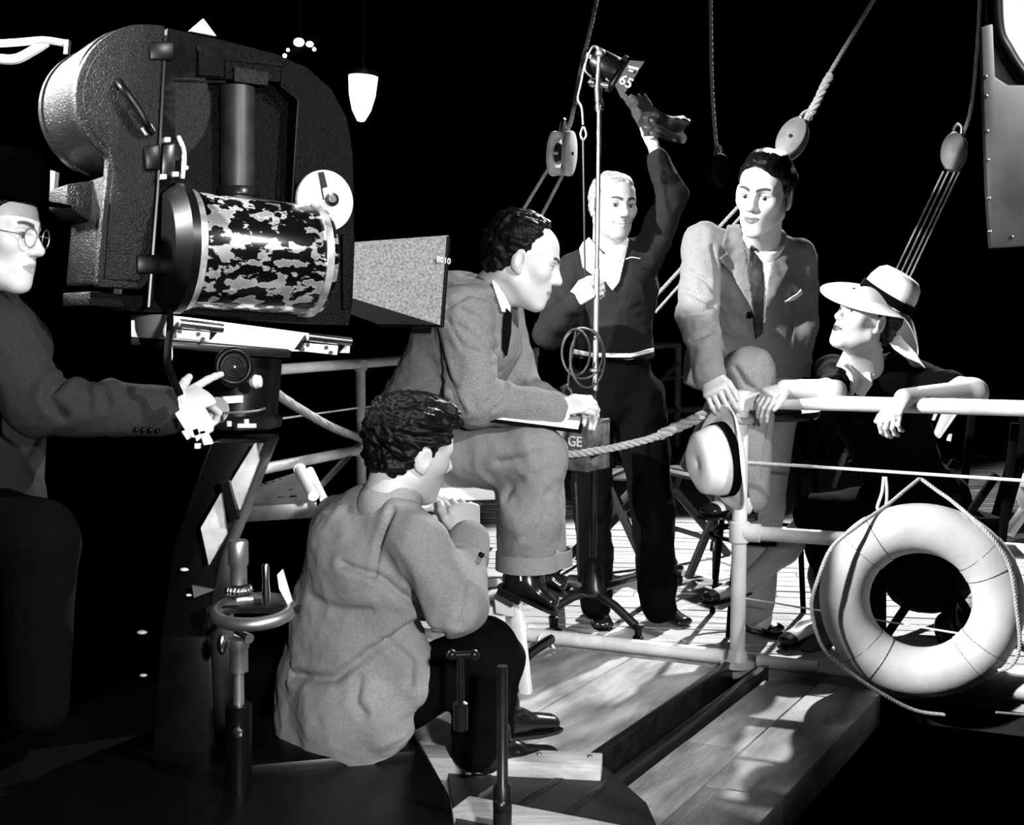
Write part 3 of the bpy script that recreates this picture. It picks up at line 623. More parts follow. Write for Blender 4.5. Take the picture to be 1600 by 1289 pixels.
# ------------------------------------------------------------------ white stool of the man with the clipboard
ws = empty('white_stool', G(740, 1080), 'white wooden stool under the man with the clipboard', 'stool')
tz = P(740, 752, 3.62)[2]; scx = P(725, 760, 3.66)
MB().box(A(scx[0], scx[1], tz - 0.02), (0.19, 0.03, 0), (-0.03, 0.17, 0), (0, 0, 0.02)).build('seat', M_WHITE, ws, bevel=0.01)
feet = [G(822, 1083), G(640, 1085), G(645, 1020) + A(0, -.05, 0), G(800, 1010)]
tops = [A(scx[0] + 0.12, scx[1] - .12, tz - .03), A(scx[0] - 0.15, scx[1] - .12, tz - .03), A(scx[0] - 0.15, scx[1] + .12, tz - .03), A(scx[0] + .12, scx[1] + .12, tz - .03)]
for a_, b_ in zip(feet, tops): MB().bar(a_, b_, 0.034, 0.034).build('leg', M_WHITE, ws, bevel=0.004)
def at(i, z): t = z / (tz - .03); return feet[i] * (1 - t) + tops[i] * t
for i in range(4): MB().bar(at(i, 0.28), at((i + 1) % 4, 0.28), 0.026, 0.03).build('rung', M_WHITE, ws, bevel=0.003)
MB().prism([P(772, 930, 3.56), P(800, 935, 3.56), P(806, 965, 3.56), P(775, 958, 3.56)], (0, 0.02, 0)).build('corner_brace', M_WHITE, ws, bevel=0.002)

# ------------------------------------------------------------------ lamp stand, lamp, box, cable
YS = 4.30
ls = empty('lamp_stand', G(925, 960), 'tall chrome lamp stand with dark base held by the standing man', 'stand')
sb = P(926, 915, YS)
def LS(y): return P(937 - (y - 100) * 0.0135, y, YS)
MB().tube([LS(172), LS(240), LS(420)], [0.0085, 0.0085, 0.0085], 14).build('pole', M_CHROME, ls)
MB().tube([LS(420), LS(610)], 0.0105, 14).build('lower_pole', M_STEEL, ls)
MB().tube([LS(610), LS(915)], 0.012, 12).build('column', M_DKMETAL, ls)
MB().lathe([(0.009, 0), (0.015, 0.003), (0.015, 0.03), (0.012, 0.035), (0.012, 0.075), (0.009, 0.08)], LS(173), (0, 0, 1), 16).build('collar', M_CHROME, ls)
MB().lathe([(0.01, 0), (0.022, 0.004), (0.022, 0.012), (0.012, 0.016)], LS(582), (0, 0, 1), 16).build('flange', M_STEEL, ls)
MB().lathe([(0.012, 0.1), (0.03, 0.08), (0.04, 0.0), (0.055, -0.02), (0.02, -0.04), (0, -0.04)], LS(915), (0, 0, 1), 20).build('hub', M_DKMETAL, ls)
hub = LS(922)
for f_ in (G(997, 1012), G(888, 935), G(1060, 915), G(865, 980)):
    q_ = A(f_[0], f_[1], 0.07)
    lg = MB().tube([hub, hub + (q_ - hub) * 0.5 + A(0, 0, 0.01), q_], 0.016, 10).build('leg', M_DKMETAL, ls)
    MB().lathe([(0, -0.07), (0.016, -0.07), (0.02, -0.03), (0.013, -0.025), (0.013, 0.0), (0.022, 0.005), (0.022, 0.015), (0, 0.02)], q_, (0, 0, 1), 14).build('caster', M_BLKPAINT, lg)
lp = empty('spot_lamp', LS(160), 'small dark spot lamp numbered 65 on top of the stand', 'lamp')
MB().tube([LS(175), P(934, 140, YS), P(936, 112, YS), P(938, 84, YS)], [0.012, 0.013, 0.012, 0.012], 12).build('bracket', M_CHROME, lp)
MB().ball(P(938, 84, YS), 0.018, 14).build('pivot_knob', M_STEEL, lp)
MB().ball(P(926, 129, YS), 0.016, 14, (1.2, 1, 1)).build('wing_knob', M_CHROME, lp)
MB().tube([P(926, 129, YS), P(950, 134, YS)], 0.01, 10).build('yoke', M_STEEL, lp)
la_ = unit(P(985, 125, YS - .05) - P(915, 85, YS)); lu, lv = frame_axes(la_)
MB().lathe([(0, 0), (0.035, 0.0), (0.05, 0.02), (0.055, 0.13), (0.05, 0.14), (0, 0.14)], P(915, 88, YS + .06), la_, 28).build('housing', M_BLKPAINT, lp)
MB().prism([P(976, 84, YS), P(983, 89, YS), P(958, 135, YS), P(948, 130, YS)], (0, 0.14, 0)).build('lens_ring', M_DKMETAL, lp, bevel=0.004)
MB().prism([P(966, 90, YS - .01), P(972, 93, YS - .01), P(952, 128, YS - .01), P(946, 124, YS - .01)], (0, 0.12, 0)).build('shutter_frame', M_STEEL, lp, bevel=0.002)
bd_ = MB().prism([P(984, 94, YS - .01), P(1007, 96, YS - .03), P(971, 154, YS - .03), P(961, 133, YS - .01)], (0, 0.006, 0.0)).build('barn_door', mat('grey_barn_door', 0.03, 0.7, spec=0.2), lp)
text('lamp_number', '65', P(978, 128, YS - .045), P(990, 136, YS) - P(972, 126, YS), A(0.35, 0, 0.9), 0.048, M_ROPE, bd_)
MB().prism([P(982, 102, YS - .032), P(999, 106, YS - .034), P(997, 110, YS - .034), P(981, 106, YS - .032)], (0, 0.004, 0)).build('label_strip', M_ROPE, bd_)
MB().prism([P(983, 108, YS - .032), P(990, 110, YS - .034), P(989, 113, YS - .034), P(982, 111, YS - .032)], (0, 0.004, 0)).build('label_strip', M_ROPE, bd_)
MB().tube(spline([P(936, 80, YS), P(928, 72, YS), P(920, 85, YS), P(914, 108, YS), P(924, 120, YS)], 6), 0.004, 8).build('guard_wire', M_STEEL, lp)
MB().prism([P(917, 82, YS), P(924, 86, YS), P(922, 92, YS), P(916, 89, YS)], (0, .02, 0)).build('clip', M_WHITEMETAL, lp)
cbl = empty('lamp_cable', LS(560), 'thin dark cable hanging from the lamp, looped round the stand', 'cable')
MB().tube(spline([P(914, 100, YS), P(908, 130, YS), P(903, 155, YS), P(909, 170, YS), P(911, 195, YS)], 8), 0.004, 8).build('upper_lead', M_STEEL, cbl)
MB().tube(spline([P(911, 198, YS), P(907, 210, YS), P(911, 219, YS), P(916, 211, YS), P(912, 198, YS)], 6), 0.004, 8).build('eye', M_STEEL, cbl)
MB().tube([P(911, 219, YS), P(914, 430, YS - .02)], 0.0035, 8).build('drop_lead', M_DKMETAL, cbl)
M_CAB = mat('grey_cable', 0.035, 0.4)
for rx_, ry_, cx_, cy_ in ((32, 40, 910, 552), (22, 36, 900, 550), (27, 46, 918, 560)):
    MB().tube([P(cx_ + rx_ * math.cos(t), cy_ + ry_ * math.sin(t), YS - 0.04 + 0.02 * math.sin(2 * t)) for t in np.linspace(0, 2 * math.pi, 36, endpoint=False)], 0.004, 8, closed=True).build('coil', M_CAB, cbl)
MB().tube(spline([P(900, 516, YS - .03), P(888, 600, YS), P(896, 640, YS), P(904, 900, YS + .05)], 8), 0.004, 8).build('tail', M_CAB, cbl)
bx = empty('equipment_box', P(918, 738, 4.3), 'scuffed grey metal equipment box with chalk letters strapped to the lamp stand', 'box')
M_BOX = mat('scuffed_box', 0.10, 0.6, var=0.9, scale=22, bump=0.3)
f0, f1, fr_, fl = P(919, 738, 4.14), P(919, 664, 4.14), P(953, 733, 4.27), P(862, 734, 4.25)
h_ = f1 - f0
M4 = [f0, fr_, fr_ + (fl - f0), fl]; M4 = [A(p[0], p[1], f0[2]) for p in M4]
bxm = MB().prism(M4, (0, 0, h_[2])).build('body', M_BOX, bx, bevel=0.004)
MB().prism([p + A(0, 0, h_[2]) for p in M4], (0, 0, 0.012)).build('lid', M_BOX, bx, bevel=0.003)
dr_ = unit(M4[0] - M4[3]); nn = unit(A(dr_[1], -dr_[0], 0))
text('chalk_letters', 'GE', (M4[0] + M4[3]) / 2 + A(0, 0, h_[2] * 0.62) + nn * 0.003 + dr_ * 0.024, dr_, A(0, 0, 1), 0.05, M_PAPER, bx)
MB().bar(M4[0] + A(0.012, -.006, .06), M4[1] + A(0, -.008, 0.08), 0.008, 0.018).build('strap', M_BLKPAINT, bx)

# ------------------------------------------------------------------ deck clutter
co = empty('cable_coil', G(850, 1012), 'small coil of white line and black cable on the deck edge by the stool', 'coil')
for k, (x, y) in enumerate(((846, 1003), (858, 1004), (868, 1006))):
    MB().torus(P(x, y, 4.28), (0.9, -0.4, 0.2 * k), 0.028, 0.005, 20, 6).build('white_turn', M_WHITE, co)
MB().tube(spline([G(822, 1026, .02), G(840, 1012, .02), G(862, 998, .02), G(872, 988, .02)], 6), 0.018, 8).build('black_cable', M_BLKPAINT, co)
# folding chairs behind the standing man
def folding_chair(base, label, w_=0.4, yaw=0.0, m=M_DARKWOOD, canvas=None):
    e = empty('folding_chair', base, label, 'chair', None)
    cy, sy = math.cos(yaw), math.sin(yaw)
    def T(x, y, z): return A(base[0] + x * cy - y * sy, base[1] + x * sy + y * cy, z)
    for sx_ in (-w_ / 2, w_ / 2):
        MB().bar(T(sx_, -0.22, 0.0), T(sx_, 0.2, 0.86), 0.022, 0.036).build('back_leg', m, e, bevel=0.003)
        MB().bar(T(sx_ * 0.86, 0.25, 0.0), T(sx_ * 0.86, -0.16, 0.45), 0.022, 0.036).build('front_leg', m, e, bevel=0.003)
    for k in range(4): MB().bar(T(-w_ / 2, -0.17 + k * 0.1, 0.45), T(w_ / 2, -0.17 + k * 0.1, 0.45), 0.07, 0.014).build('seat_slat', canvas or m, e, bevel=0.002)
    for z_, y_ in ((0.7, 0.125), (0.82, 0.18)): MB().bar(T(-w_ / 2, y_, z_), T(w_ / 2, y_, z_), 0.014, 0.075).build('back_slat', canvas or m, e, bevel=0.002)
    MB().bar(T(-w_ / 2, -0.13, 0.18), T(w_ / 2, -0.13, 0.18), 0.018, 0.018).build('stretcher', m, e)
    MB().bar(T(-w_ / 2, 0.18, 0.1), T(w_ / 2, 0.18, 0.1), 0.018, 0.018).build('stretcher', m, e)
    return e
g0 = G(965, 890); folding_chair(A(g0[0], g0[1], 0), 'dark wooden folding chair behind the standing man\'s legs', yaw=1.2)
g0 = G(1068, 885); folding_chair(A(g0[0] + .1, g0[1], 0), 'dark folding chair right of the standing man, with sloping legs', yaw=-1.15)
Yd = 4.6
dch = empty('canvas_chair', G(1560, 930), 'dark folding deck chair at the right edge with white canvas', 'chair')
MB().bar(P(1620, 610, Yd + .2), P(1548, 860, Yd), 0.06, 0.04).build('leg', M_BLACK, dch, bevel=0.004)
MB().bar(P(1585, 760, Yd + .3), P(1630, 840, Yd + .3), 0.04, 0.03).build('leg', M_WHITE, dch, bevel=0.004)
MB().bar(P(1575, 835, Yd + .32), P(1640, 740, Yd + .36), 0.045, 0.03).build('leg', M_WHITE, dch, bevel=0.004)
MB().prism([P(1588, 742, Yd + .3), P(1660, 738, Yd + .3), P(1660, 768, Yd + .3), P(1592, 760, Yd + .3)], (0, 0.03, 0)).build('seat_canvas', M_WHITE, dch, bevel=0.003)
wb = empty('slatted_chair_back', G(1480, 780) , 'white slatted chair back leaning in the dark under the woman\'s elbow', 'chair back')
Yw = 7.0
for po in ([(1474, 644), (1488, 647), (1467, 685), (1461, 678)], [(1489, 647), (1500, 641), (1470, 684), (1467, 685)], [(1462, 646), (1466, 645), (1461, 657), (1458, 657)], [(1484, 680), (1488, 678), (1486, 690), (1481, 689)]):
    MB().prism([P(*a, Yw) for a in po], (0, 0.03, 0)).build('slat', M_WHITE, wb, bevel=0.002)
for x_ in (1466, 1484): MB().bar(P(x_, 676, Yw + .02), P(x_, 676, Yw + .02) * A(1, 1, 0), .03, .03).build('post', M_BLACK, wb)
# woman's dark chair
wc_ = empty('canvas_armchair', G(1430, 1000, 0), 'black canvas folding chair the woman sits on', 'chair')
sz = 0.45; scx = P(1435, 830, 4.42)
MB().box(A(scx[0], scx[1], sz), (0.22, 0.02, 0), (-0.02, 0.2, 0), (0, 0, 0.012)).build('seat', M_BLACK, wc_, bevel=0.004)
for s_ in (-1, 1):
    for q_ in (-1, 1): MB().bar(A(scx[0] + .2 * q_, scx[1] + .2 * s_, 0.0), A(scx[0] - .2 * q_, scx[1] + .2 * s_, 0.62), 0.025, 0.025).build('leg', M_BLACK, wc_, bevel=0.003)
    MB().bar(A(scx[0] + .22, scx[1] + .2 * s_, 0.3), A(scx[0] + .26, scx[1] + .2 * s_, 0.80), 0.025, 0.025).build('back_post', M_BLACK, wc_, bevel=0.003)
MB().bar(P(1478, 735, 4.3), P(1502, 785, 4.25), 0.05, 0.03).build('arm_end', M_BLACK, wc_, bevel=0.004)
MB().prism([P(1362, 900, 4.25), P(1385, 900, 4.25), P(1385, 1020, 4.25), P(1362, 1020, 4.25)], (0, 0.02, 0)).build('side_panel', M_BLACK, wc_)
# tall stool of the actor
ts = empty('tall_stool', G(1190, 950), 'tall dark stool the man in the tweed jacket sits on', 'stool')
sc_ = P(1205, 628, 4.55)
MB().lathe([(0, 0), (0.17, 0), (0.18, 0.01), (0.18, 0.03), (0, 0.035)], sc_ - A(0, 0, 0.06), (0, 0, 1), 28).build('seat', M_DARKWOOD, ts)
lp_ = P(1117, 905, 5.35)
for dx, dy in ((-.15, .15), (.15, .15), (.15, -.15), (-.15, -.15)):
    MB().tube([A(sc_[0] + dx * .8, sc_[1] + dy * .8, sc_[2] - .05), A(sc_[0] + dx * 1.2, sc_[1] + dy * 1.2, 0)], 0.011, 10).build('leg', M_BLACK, ts)
MB().torus(A(sc_[0], sc_[1], 0.35), (0, 0, 1), 0.22, 0.008, 28, 8).build('foot_ring', M_BLACK, ts)
sd = empty('thin_stand', G(1117, 905), 'thin steel stand on the deck behind the hanging white hat', 'stand')
g_ = G(1117, 905)
MB().tube([A(g_[0], g_[1], 0.28), A(g_[0], g_[1], 0.80)], 0.008, 10).build('upper_tube', M_STEEL, sd)
MB().tube([A(g_[0], g_[1], 0), A(g_[0], g_[1], 0.3)], 0.013, 10).build('lower_tube', M_BLKPAINT, sd)
MB().lathe([(0.012, 0), (0.026, 0.01), (0.02, 0.05), (0.012, 0.06)], A(g_[0], g_[1], .12), (0, 0, 1), 12).build('clamp', M_BLKPAINT, sd)
MB().torus(P(1135, 835, 4.3), (0.2, -1, 0), 0.022, 0.004, 24, 6).build('wire_loop', M_DKMETAL, sd)
# canvas shapes far behind, seen under the rail
cs = empty('canvas_stool', G(1340, 725), 'grey canvas camp stool far behind, seen under the woman\'s hand', 'stool')
MB().prism([P(1329, 682, 8.2), P(1358, 712, 8.2), P(1345, 718, 8.2), P(1318, 708, 8.2)], (0, 0.02, 0)).build('canvas', mat('grey_canvas', 0.2, 0.9), cs)
MB().bar(P(1320, 708, 8.2), P(1302, 715, 8.2) * A(1, 1, 0), 0.05, 0.03).build('leg', M_PAINTW, cs)
MB().bar(P(1350, 712, 8.2), P(1362, 715, 8.2) * A(1, 1, 0), 0.04, 0.03).build('leg', M_DARKWOOD, cs)
tb = empty('coil_of_rope', G(1490, 1000), 'black coiled line lying on the deck, seen through the life ring', 'coil')
for k in range(4): MB().torus(P(1478 + 8 * k, 985 - 8 * k, 4.3), (0.6, -0.7, 0.3), 0.05, 0.013, 28, 8).build('turn', M_BLKPAINT, tb)
MB().ball(P(1456, 1020, 4.25), 0.014, 12).build('shackle', M_CHROME, tb)

# ------------------------------------------------------------------ lamps at the edges of the frame
fl_ = empty('flood_lamp', P(1580, 200, 1.9), 'dark riveted flood-lamp plate with white reflector at the upper right edge', 'lamp')
Yf = 1.9
M_PLATE = mat('scuffed_plate', 0.06, 0.5, var=0.9, scale=9, spec=0.5)
MB().prism([P(1533, 42, Yf), P(1552, 36, Yf), P(1556, 120, Yf), P(1575, 132, Yf), P(1680, 134, Yf), P(1680, 380, Yf), P(1548, 388, Yf), P(1542, 300, Yf)], (0, 0.012, 0)).build('side_plate', M_PLATE, fl_, bevel=0.003)
for y in (120, 150, 205, 250, 310, 362): MB().ball(P(1538 + (y - 40) * 0.027, y, Yf - .001), 0.003, 8).build('rivet', M_STEEL, fl_)
MB().ball(P(1581, 370, Yf - .001), 0.003, 8).build('rivet', M_STEEL, fl_)
MB().prism([P(1552, -60, Yf + .03), P(1680, -60, Yf + .03), P(1680, 200, Yf + .03), P(1552, 130, Yf + .03)], (0, 0.012, 0)).build('reflector', M_PAPER, fl_)
MB().tube(spline([P(1553, -40, Yf + .02), P(1556, 45, Yf + .02), P(1572, 82, Yf + .02), P(1596, 118, Yf + .02), P(1640, 165, Yf + .02)], 8), 0.013, 12).build('yoke', M_BLKPAINT, fl_)
hc_ = P(1705, 70, 2.02); ha = unit(A(-0.9, -0.42, 0.05))
MB().lathe([(0, -0.16), (0.09, -0.16), (0.135, -0.06), (0.14, 0.05), (0.146, 0.055), (0.135, 0.06), (0.12, 0.0), (0.06, -0.05), (0, -0.06)], hc_, ha, 36).build('housing', M_PLATE, fl_)
MB().tube([hc_ + A(0.0, 0.1, -0.1), hc_ + A(0.02, 0.12, -0.25), A(hc_[0] + .02, hc_[1] + .12, -0.48)], 0.016, 12).build('stand_pole', M_BLKPAINT, fl_)
MB().bar(P(1670, 260, Yf + .01), hc_ + A(0, 0.05, -0.1), 0.02, 0.03).build('plate_arm', M_BLKPAINT, fl_)
hl = empty('hanging_lamp', P(565, 150, 6.5), 'white enamel lamp glowing in the dark beside the film camera', 'lamp')
la1, la2 = P(568, 112, 6.5), P(564, 188, 6.5)
M_LIT = mat('lit_enamel', 0.8, 0.5, emit=1.6)
MB().lathe([(0, 0), (0.072, 0.0), (0.078, 0.02), (0.07, 0.12), (0.05, 0.2), (0.02, 0.255), (0, 0.26)], la1, la2 - la1, 28).build('shade', M_LIT, hl)
MB().lathe([(0.078, -0.005), (0.084, 0.0), (0.084, 0.02), (0.078, 0.025)], la1, la2 - la1, 28).build('rim', M_DKMETAL, hl)
MB().tube([la1, la1 + A(0, 0, 2.5)], 0.008, 8).build('cord', M_BLACK, hl)
bl = empty('bulb_cluster', P(470, 70, 7.5), 'cluster of small bright bulbs in the dark above the film camera', 'lamp')
for x, y, r_, sx_ in ((467, 66, .026, 1.3), (484, 69, .018, 1.3), (491, 77, .012, 1), (450, 78, .011, 1), (445, 87, .013, 1)):
    MB().ball(P(x, y, 7.5), r_, 14, (sx_, 1, 1)).build('bulb', mat('bulb_glow', 0.9, 0.4, emit=2.0), bl)
MB().bar(P(440, 92, 7.55), P(500, 58, 7.55), 0.03, 0.03).build('fixture', M_BLACK, bl)
MB().tube([P(470, 75, 7.55), P(470, -300, 7.55)], .01, 6).build('hanger', M_BLACK, bl)
pf = tag(MB().prism([PL(318, 29, -0.12), PL(338, 56, -0.12), PL(296, 48, -0.12)], BD * 0.01).build('white_pennant', M_PAPER), 'white paper triangle standing on top of the film camera', 'paper')

# ------------------------------------------------------------------ implicit surfaces for people
class SDF:
    def __init__(s, lo, hi, h):
        s.lo = np.asarray(lo, float); s.h = h
        s.n = np.maximum(4, np.ceil((np.asarray(hi, float) - s.lo) / h).astype(int) + 1)
        s.a = np.full(tuple(s.n), 0.15, np.float32)
        s.ax = [(s.lo[i] + h * np.arange(s.n[i])).astype(np.float32) for i in range(3)]
    def sub(s, lo, hi, m):
        sl = []
        for i in range(3):
            a = max(0, int((lo[i] - m - s.lo[i]) / s.h)); b = min(int(s.n[i]), int((hi[i] + m - s.lo[i]) / s.h) + 2)
            if b <= a: return None
            sl.append(slice(a, b))
        return tuple(sl)
    def xyz(s, sl):
        return s.ax[0][sl[0]][:, None, None], s.ax[1][sl[1]][None, :, None], s.ax[2][sl[2]][None, None, :]
    def put(s, sl, d, k, op):
        a = s.a[sl]
        if op == 'u': 
            if k > 0: h = np.maximum(k - np.abs(a - d), 0) / k; s.a[sl] = np.minimum(a, d) - h * h * k * 0.25
            else: s.a[sl] = np.minimum(a, d)
        else:
            d = -d
            if k > 0: h = np.maximum(k - np.abs(a - d), 0) / k; s.a[sl] = np.maximum(a, d) + h * h * k * 0.25
            else: s.a[sl] = np.maximum(a, d)
    def rcone(s, a, b, ra, rb, k=0.02, op='u'):
        a, b = np.asarray(a, float), np.asarray(b, float); R = max(ra, rb)
        sl = s.sub(np.minimum(a, b) - R, np.maximum(a, b) + R, k + 0.03)
        if sl is None: return
        x, y, z = s.xyz(sl); ab = b - a; L2 = max(float(ab @ ab), 1e-9)
        t = np.clip(((x - a[0]) * ab[0] + (y - a[1]) * ab[1] + (z - a[2]) * ab[2]) / L2, 0, 1)
        d = np.sqrt((x - a[0] - t * ab[0]) ** 2 + (y - a[1] - t * ab[1]) ** 2 + (z - a[2] - t * ab[2]) ** 2) - (ra + (rb - ra) * t)
        s.put(sl, d, k, op)
    def ell(s, c, r, k=0.02, op='u', R=None):
        c = np.asarray(c, float); m = max(r); sl = s.sub(c - m, c + m, k + 0.03)
        if sl is None: return
        x, y, z = s.xyz(sl); q = [x - c[0], y - c[1], z - c[2]]
        if R is not None: q = [q[0] * R[i][0] + q[1] * R[i][1] + q[2] * R[i][2] for i in range(3)]
        k0 = np.sqrt(sum((q[i] / r[i]) ** 2 for i in range(3))); k1 = np.sqrt(sum((q[i] / r[i] ** 2) ** 2 for i in range(3))) + 1e-6
        s.put(sl, k0 * (k0 - 1) / k1, k, op)
    def ecap(s, a, b, lat, w0, w1, d0, d1, k=0.03, op='u'):
        a, b = np.asarray(a, float), np.asarray(b, float); ab = b - a; L = np.linalg.norm(ab); ax = ab / L
        l = np.asarray(lat, float); l = unit(l - ax * (l @ ax)); m = np.cross(ax, l); R = max(w0, w1, d0, d1)
        sl = s.sub(np.minimum(a, b) - R, np.maximum(a, b) + R, k + 0.03)
        if sl is None: return
        x, y, z = s.xyz(sl); x, y, z = x - a[0], y - a[1], z - a[2]
        h = x * ax[0] + y * ax[1] + z * ax[2]; t = np.clip(h / L, 0, 1); e = h - t * L
        ql = x * l[0] + y * l[1] + z * l[2]; qm = x * m[0] + y * m[1] + z * m[2]
        w = w0 + (w1 - w0) * t; dd_ = d0 + (d1 - d0) * t; q = np.sqrt((ql / w) ** 2 + (qm / dd_) ** 2 + (e / dd_) ** 2)
        g = np.sqrt((ql / w ** 2) ** 2 + (qm / dd_ ** 2) ** 2 + (e / dd_ ** 2) ** 2) + 1e-6
        s.put(sl, q * (q - 1) / g, k, op)
    def cut(s, fn):
        x, y, z = s.xyz((slice(None),) * 3); s.a = np.maximum(s.a, fn(x, y, z).astype(np.float32))
    def mesh(s):
        s.a[0], s.a[-1] = np.maximum(s.a[0], .01), np.maximum(s.a[-1], .01)
        s.a[:, 0], s.a[:, -1] = np.maximum(s.a[:, 0], .01), np.maximum(s.a[:, -1], .01)
        s.a[:, :, 0], s.a[:, :, -1] = np.maximum(s.a[:, :, 0], .01), np.maximum(s.a[:, :, -1], .01)
        b = 4 * s.h; g = openvdb.FloatGrid(b); g.copyFromArray(np.clip(s.a, -b, b))
        pts, tri, quad = g.convertToPolygons(0.0, 0.0)
        v = s.lo + np.asarray(pts, float) * s.h
        return v, np.asarray(tri, int).reshape(-1, 3), np.asarray(quad, int).reshape(-1, 4)

def bounds(prims, m=0.03):
    lo = np.full(3, 1e9); hi = -lo
    for p in prims:
        if p[0] == 'e': R = max(p[2]); lo = np.minimum(lo, np.asarray(p[1]) - R); hi = np.maximum(hi, np.asarray(p[1]) + R)
        else:
            R = max(p[3], p[4]) if p[0] == 'c' else max(p[4:8])
            for q in (p[1], p[2]): lo = np.minimum(lo, np.asarray(q) - R); hi = np.maximum(hi, np.asarray(q) + R)
    return lo - m, hi + m
# primitives: ('c',a,b,ra,rb,k) rounded cone; ('t',a,b,lat,w0,w1,d0,d1,k) flattened; ('e',c,r,k)
def evalp(prims, h, lo=None, hi=None, grow=0.0):
    if lo is None: lo, hi = bounds(prims)
    f = SDF(lo, hi, h)
    for p in prims:
        if p[0] == 'c': f.rcone(p[1], p[2], p[3] + grow, p[4] + grow, p[5])
        elif p[0] == 't': f.ecap(p[1], p[2], p[3], p[4] + grow, p[5] + grow, p[6] + grow, p[7] + grow, p[8])
        else: f.ell(p[1], [r + grow for r in p[2]], p[3])
    return f
def vnormals(v, tri, quad):
    n = np.zeros_like(v)
    for F_ in ((quad, (0, 1, 2)), (quad, (0, 2, 3)), (tri, (0, 1, 2))):
        f, ix = F_
        if len(f) == 0: continue
        a, b, c = v[f[:, ix[0]]], v[f[:, ix[1]]], v[f[:, ix[2]]]; fn = np.cross(b - a, c - a)
        for i in ix: np.add.at(n, f[:, i], fn)
    return n / (np.linalg.norm(n, axis=1, keepdims=True) + 1e-12)
def wr(v, freq, seed, n=7, warp=1.2):
    r = np.random.RandomState(seed); o = np.zeros(len(v))
    for i in range(n):
        d = r.normal(size=3); d /= np.linalg.norm(d); d2 = r.normal(size=3)
        o += np.sin((v @ d) * freq * r.uniform(.6, 1.5) + r.uniform(0, 6) + warp * np.sin((v @ d2) * freq * .5 + r.uniform(0, 6)))
    return o / n ** .5
def flat(tris, quads, v, want=1):
    if len(quads): a, b, c = v[quads[:, 0]], v[quads[:, 1]], v[quads[:, 2]]
    vol = np.einsum('ij,ij->i', a, np.cross(b, c)).sum() if len(quads) else 1
    return vol
def smesh(name, v, tri, quad, m, parent, col=None, wrinkle=None, grooves=()):
    if wrinkle or grooves:
        n = vnormals(v, tri, quad)
        if wrinkle:
            for amp, fr, sd in wrinkle: v = v + n * (amp * (wr(v, fr, sd) - 0.8 * np.abs(wr(v, fr * 1.7, sd + 50))))[:, None]
        for pts, width, depth in grooves:
            P3 = np.array(pts); d = np.full(len(v), 1e9)
            for i in range(len(P3) - 1):
                a, ab = P3[i], P3[i + 1] - P3[i]; t = np.clip(((v - a) @ ab) / (ab @ ab), 0, 1)
                q = v - a - t[:, None] * ab; far_ = np.abs(q[:, 1]) > 0.14; q[:, 1] = 0; dd_ = np.sqrt((q * q).sum(1)) + far_ * 1.0; d = np.minimum(d, dd_)
            g = np.exp(-(d / width) ** 2) - 0.3 * np.exp(-((d - 2.4 * width) / (1.6 * width)) ** 2)
            v = v - n * (1.25 * depth * g * (n[:, 1] < 0.25))[:, None]
    me = bpy.data.meshes.new(name); me.from_pydata(v.tolist(), [], [tuple(f) for f in tri.tolist()] + [tuple(f) for f in quad.tolist()])
    me.polygons.foreach_set('use_smooth', [True] * len(me.polygons))
    if col is not None:
        at_ = me.color_attributes.new('Col', 'FLOAT_COLOR', 'POINT')
        c4 = np.ones((len(v), 4), np.float32); c4[:, :3] = np.asarray(col)[:, None]; at_.data.foreach_set('color', c4.ravel())
    me.update()
    return link(name, me, m, parent)
def cloth(name, prims, h, m, parent, wrinkle=None, grooves=(), cuts=(), grow=0.0):
    f = evalp(prims, h, grow=grow)
    for c in cuts: f.cut(c)
    return smesh(name, *f.mesh(), m, parent, wrinkle=wrinkle, grooves=grooves)
def polysd(px, py, poly):
    pl = np.array(poly, float); d = np.full(px.shape, 1e18); s_ = np.ones(px.shape); N = len(pl)
    for i in range(N):
        a, b = pl[i], pl[i - 1]; ex, ey = b - a; wx, wy = px - a[0], py - a[1]
        t = np.clip((wx * ex + wy * ey) / (ex * ex + ey * ey + 1e-9), 0, 1); d = np.minimum(d, (wx - ex * t) ** 2 + (wy - ey * t) ** 2)
        c1, c2, c3 = py >= a[1], py < b[1], ex * wy > ey * wx
        s_ = np.where((c1 & c2 & c3) | (~c1 & ~c2 & ~c3), -s_, s_)
    return s_ * np.sqrt(d)
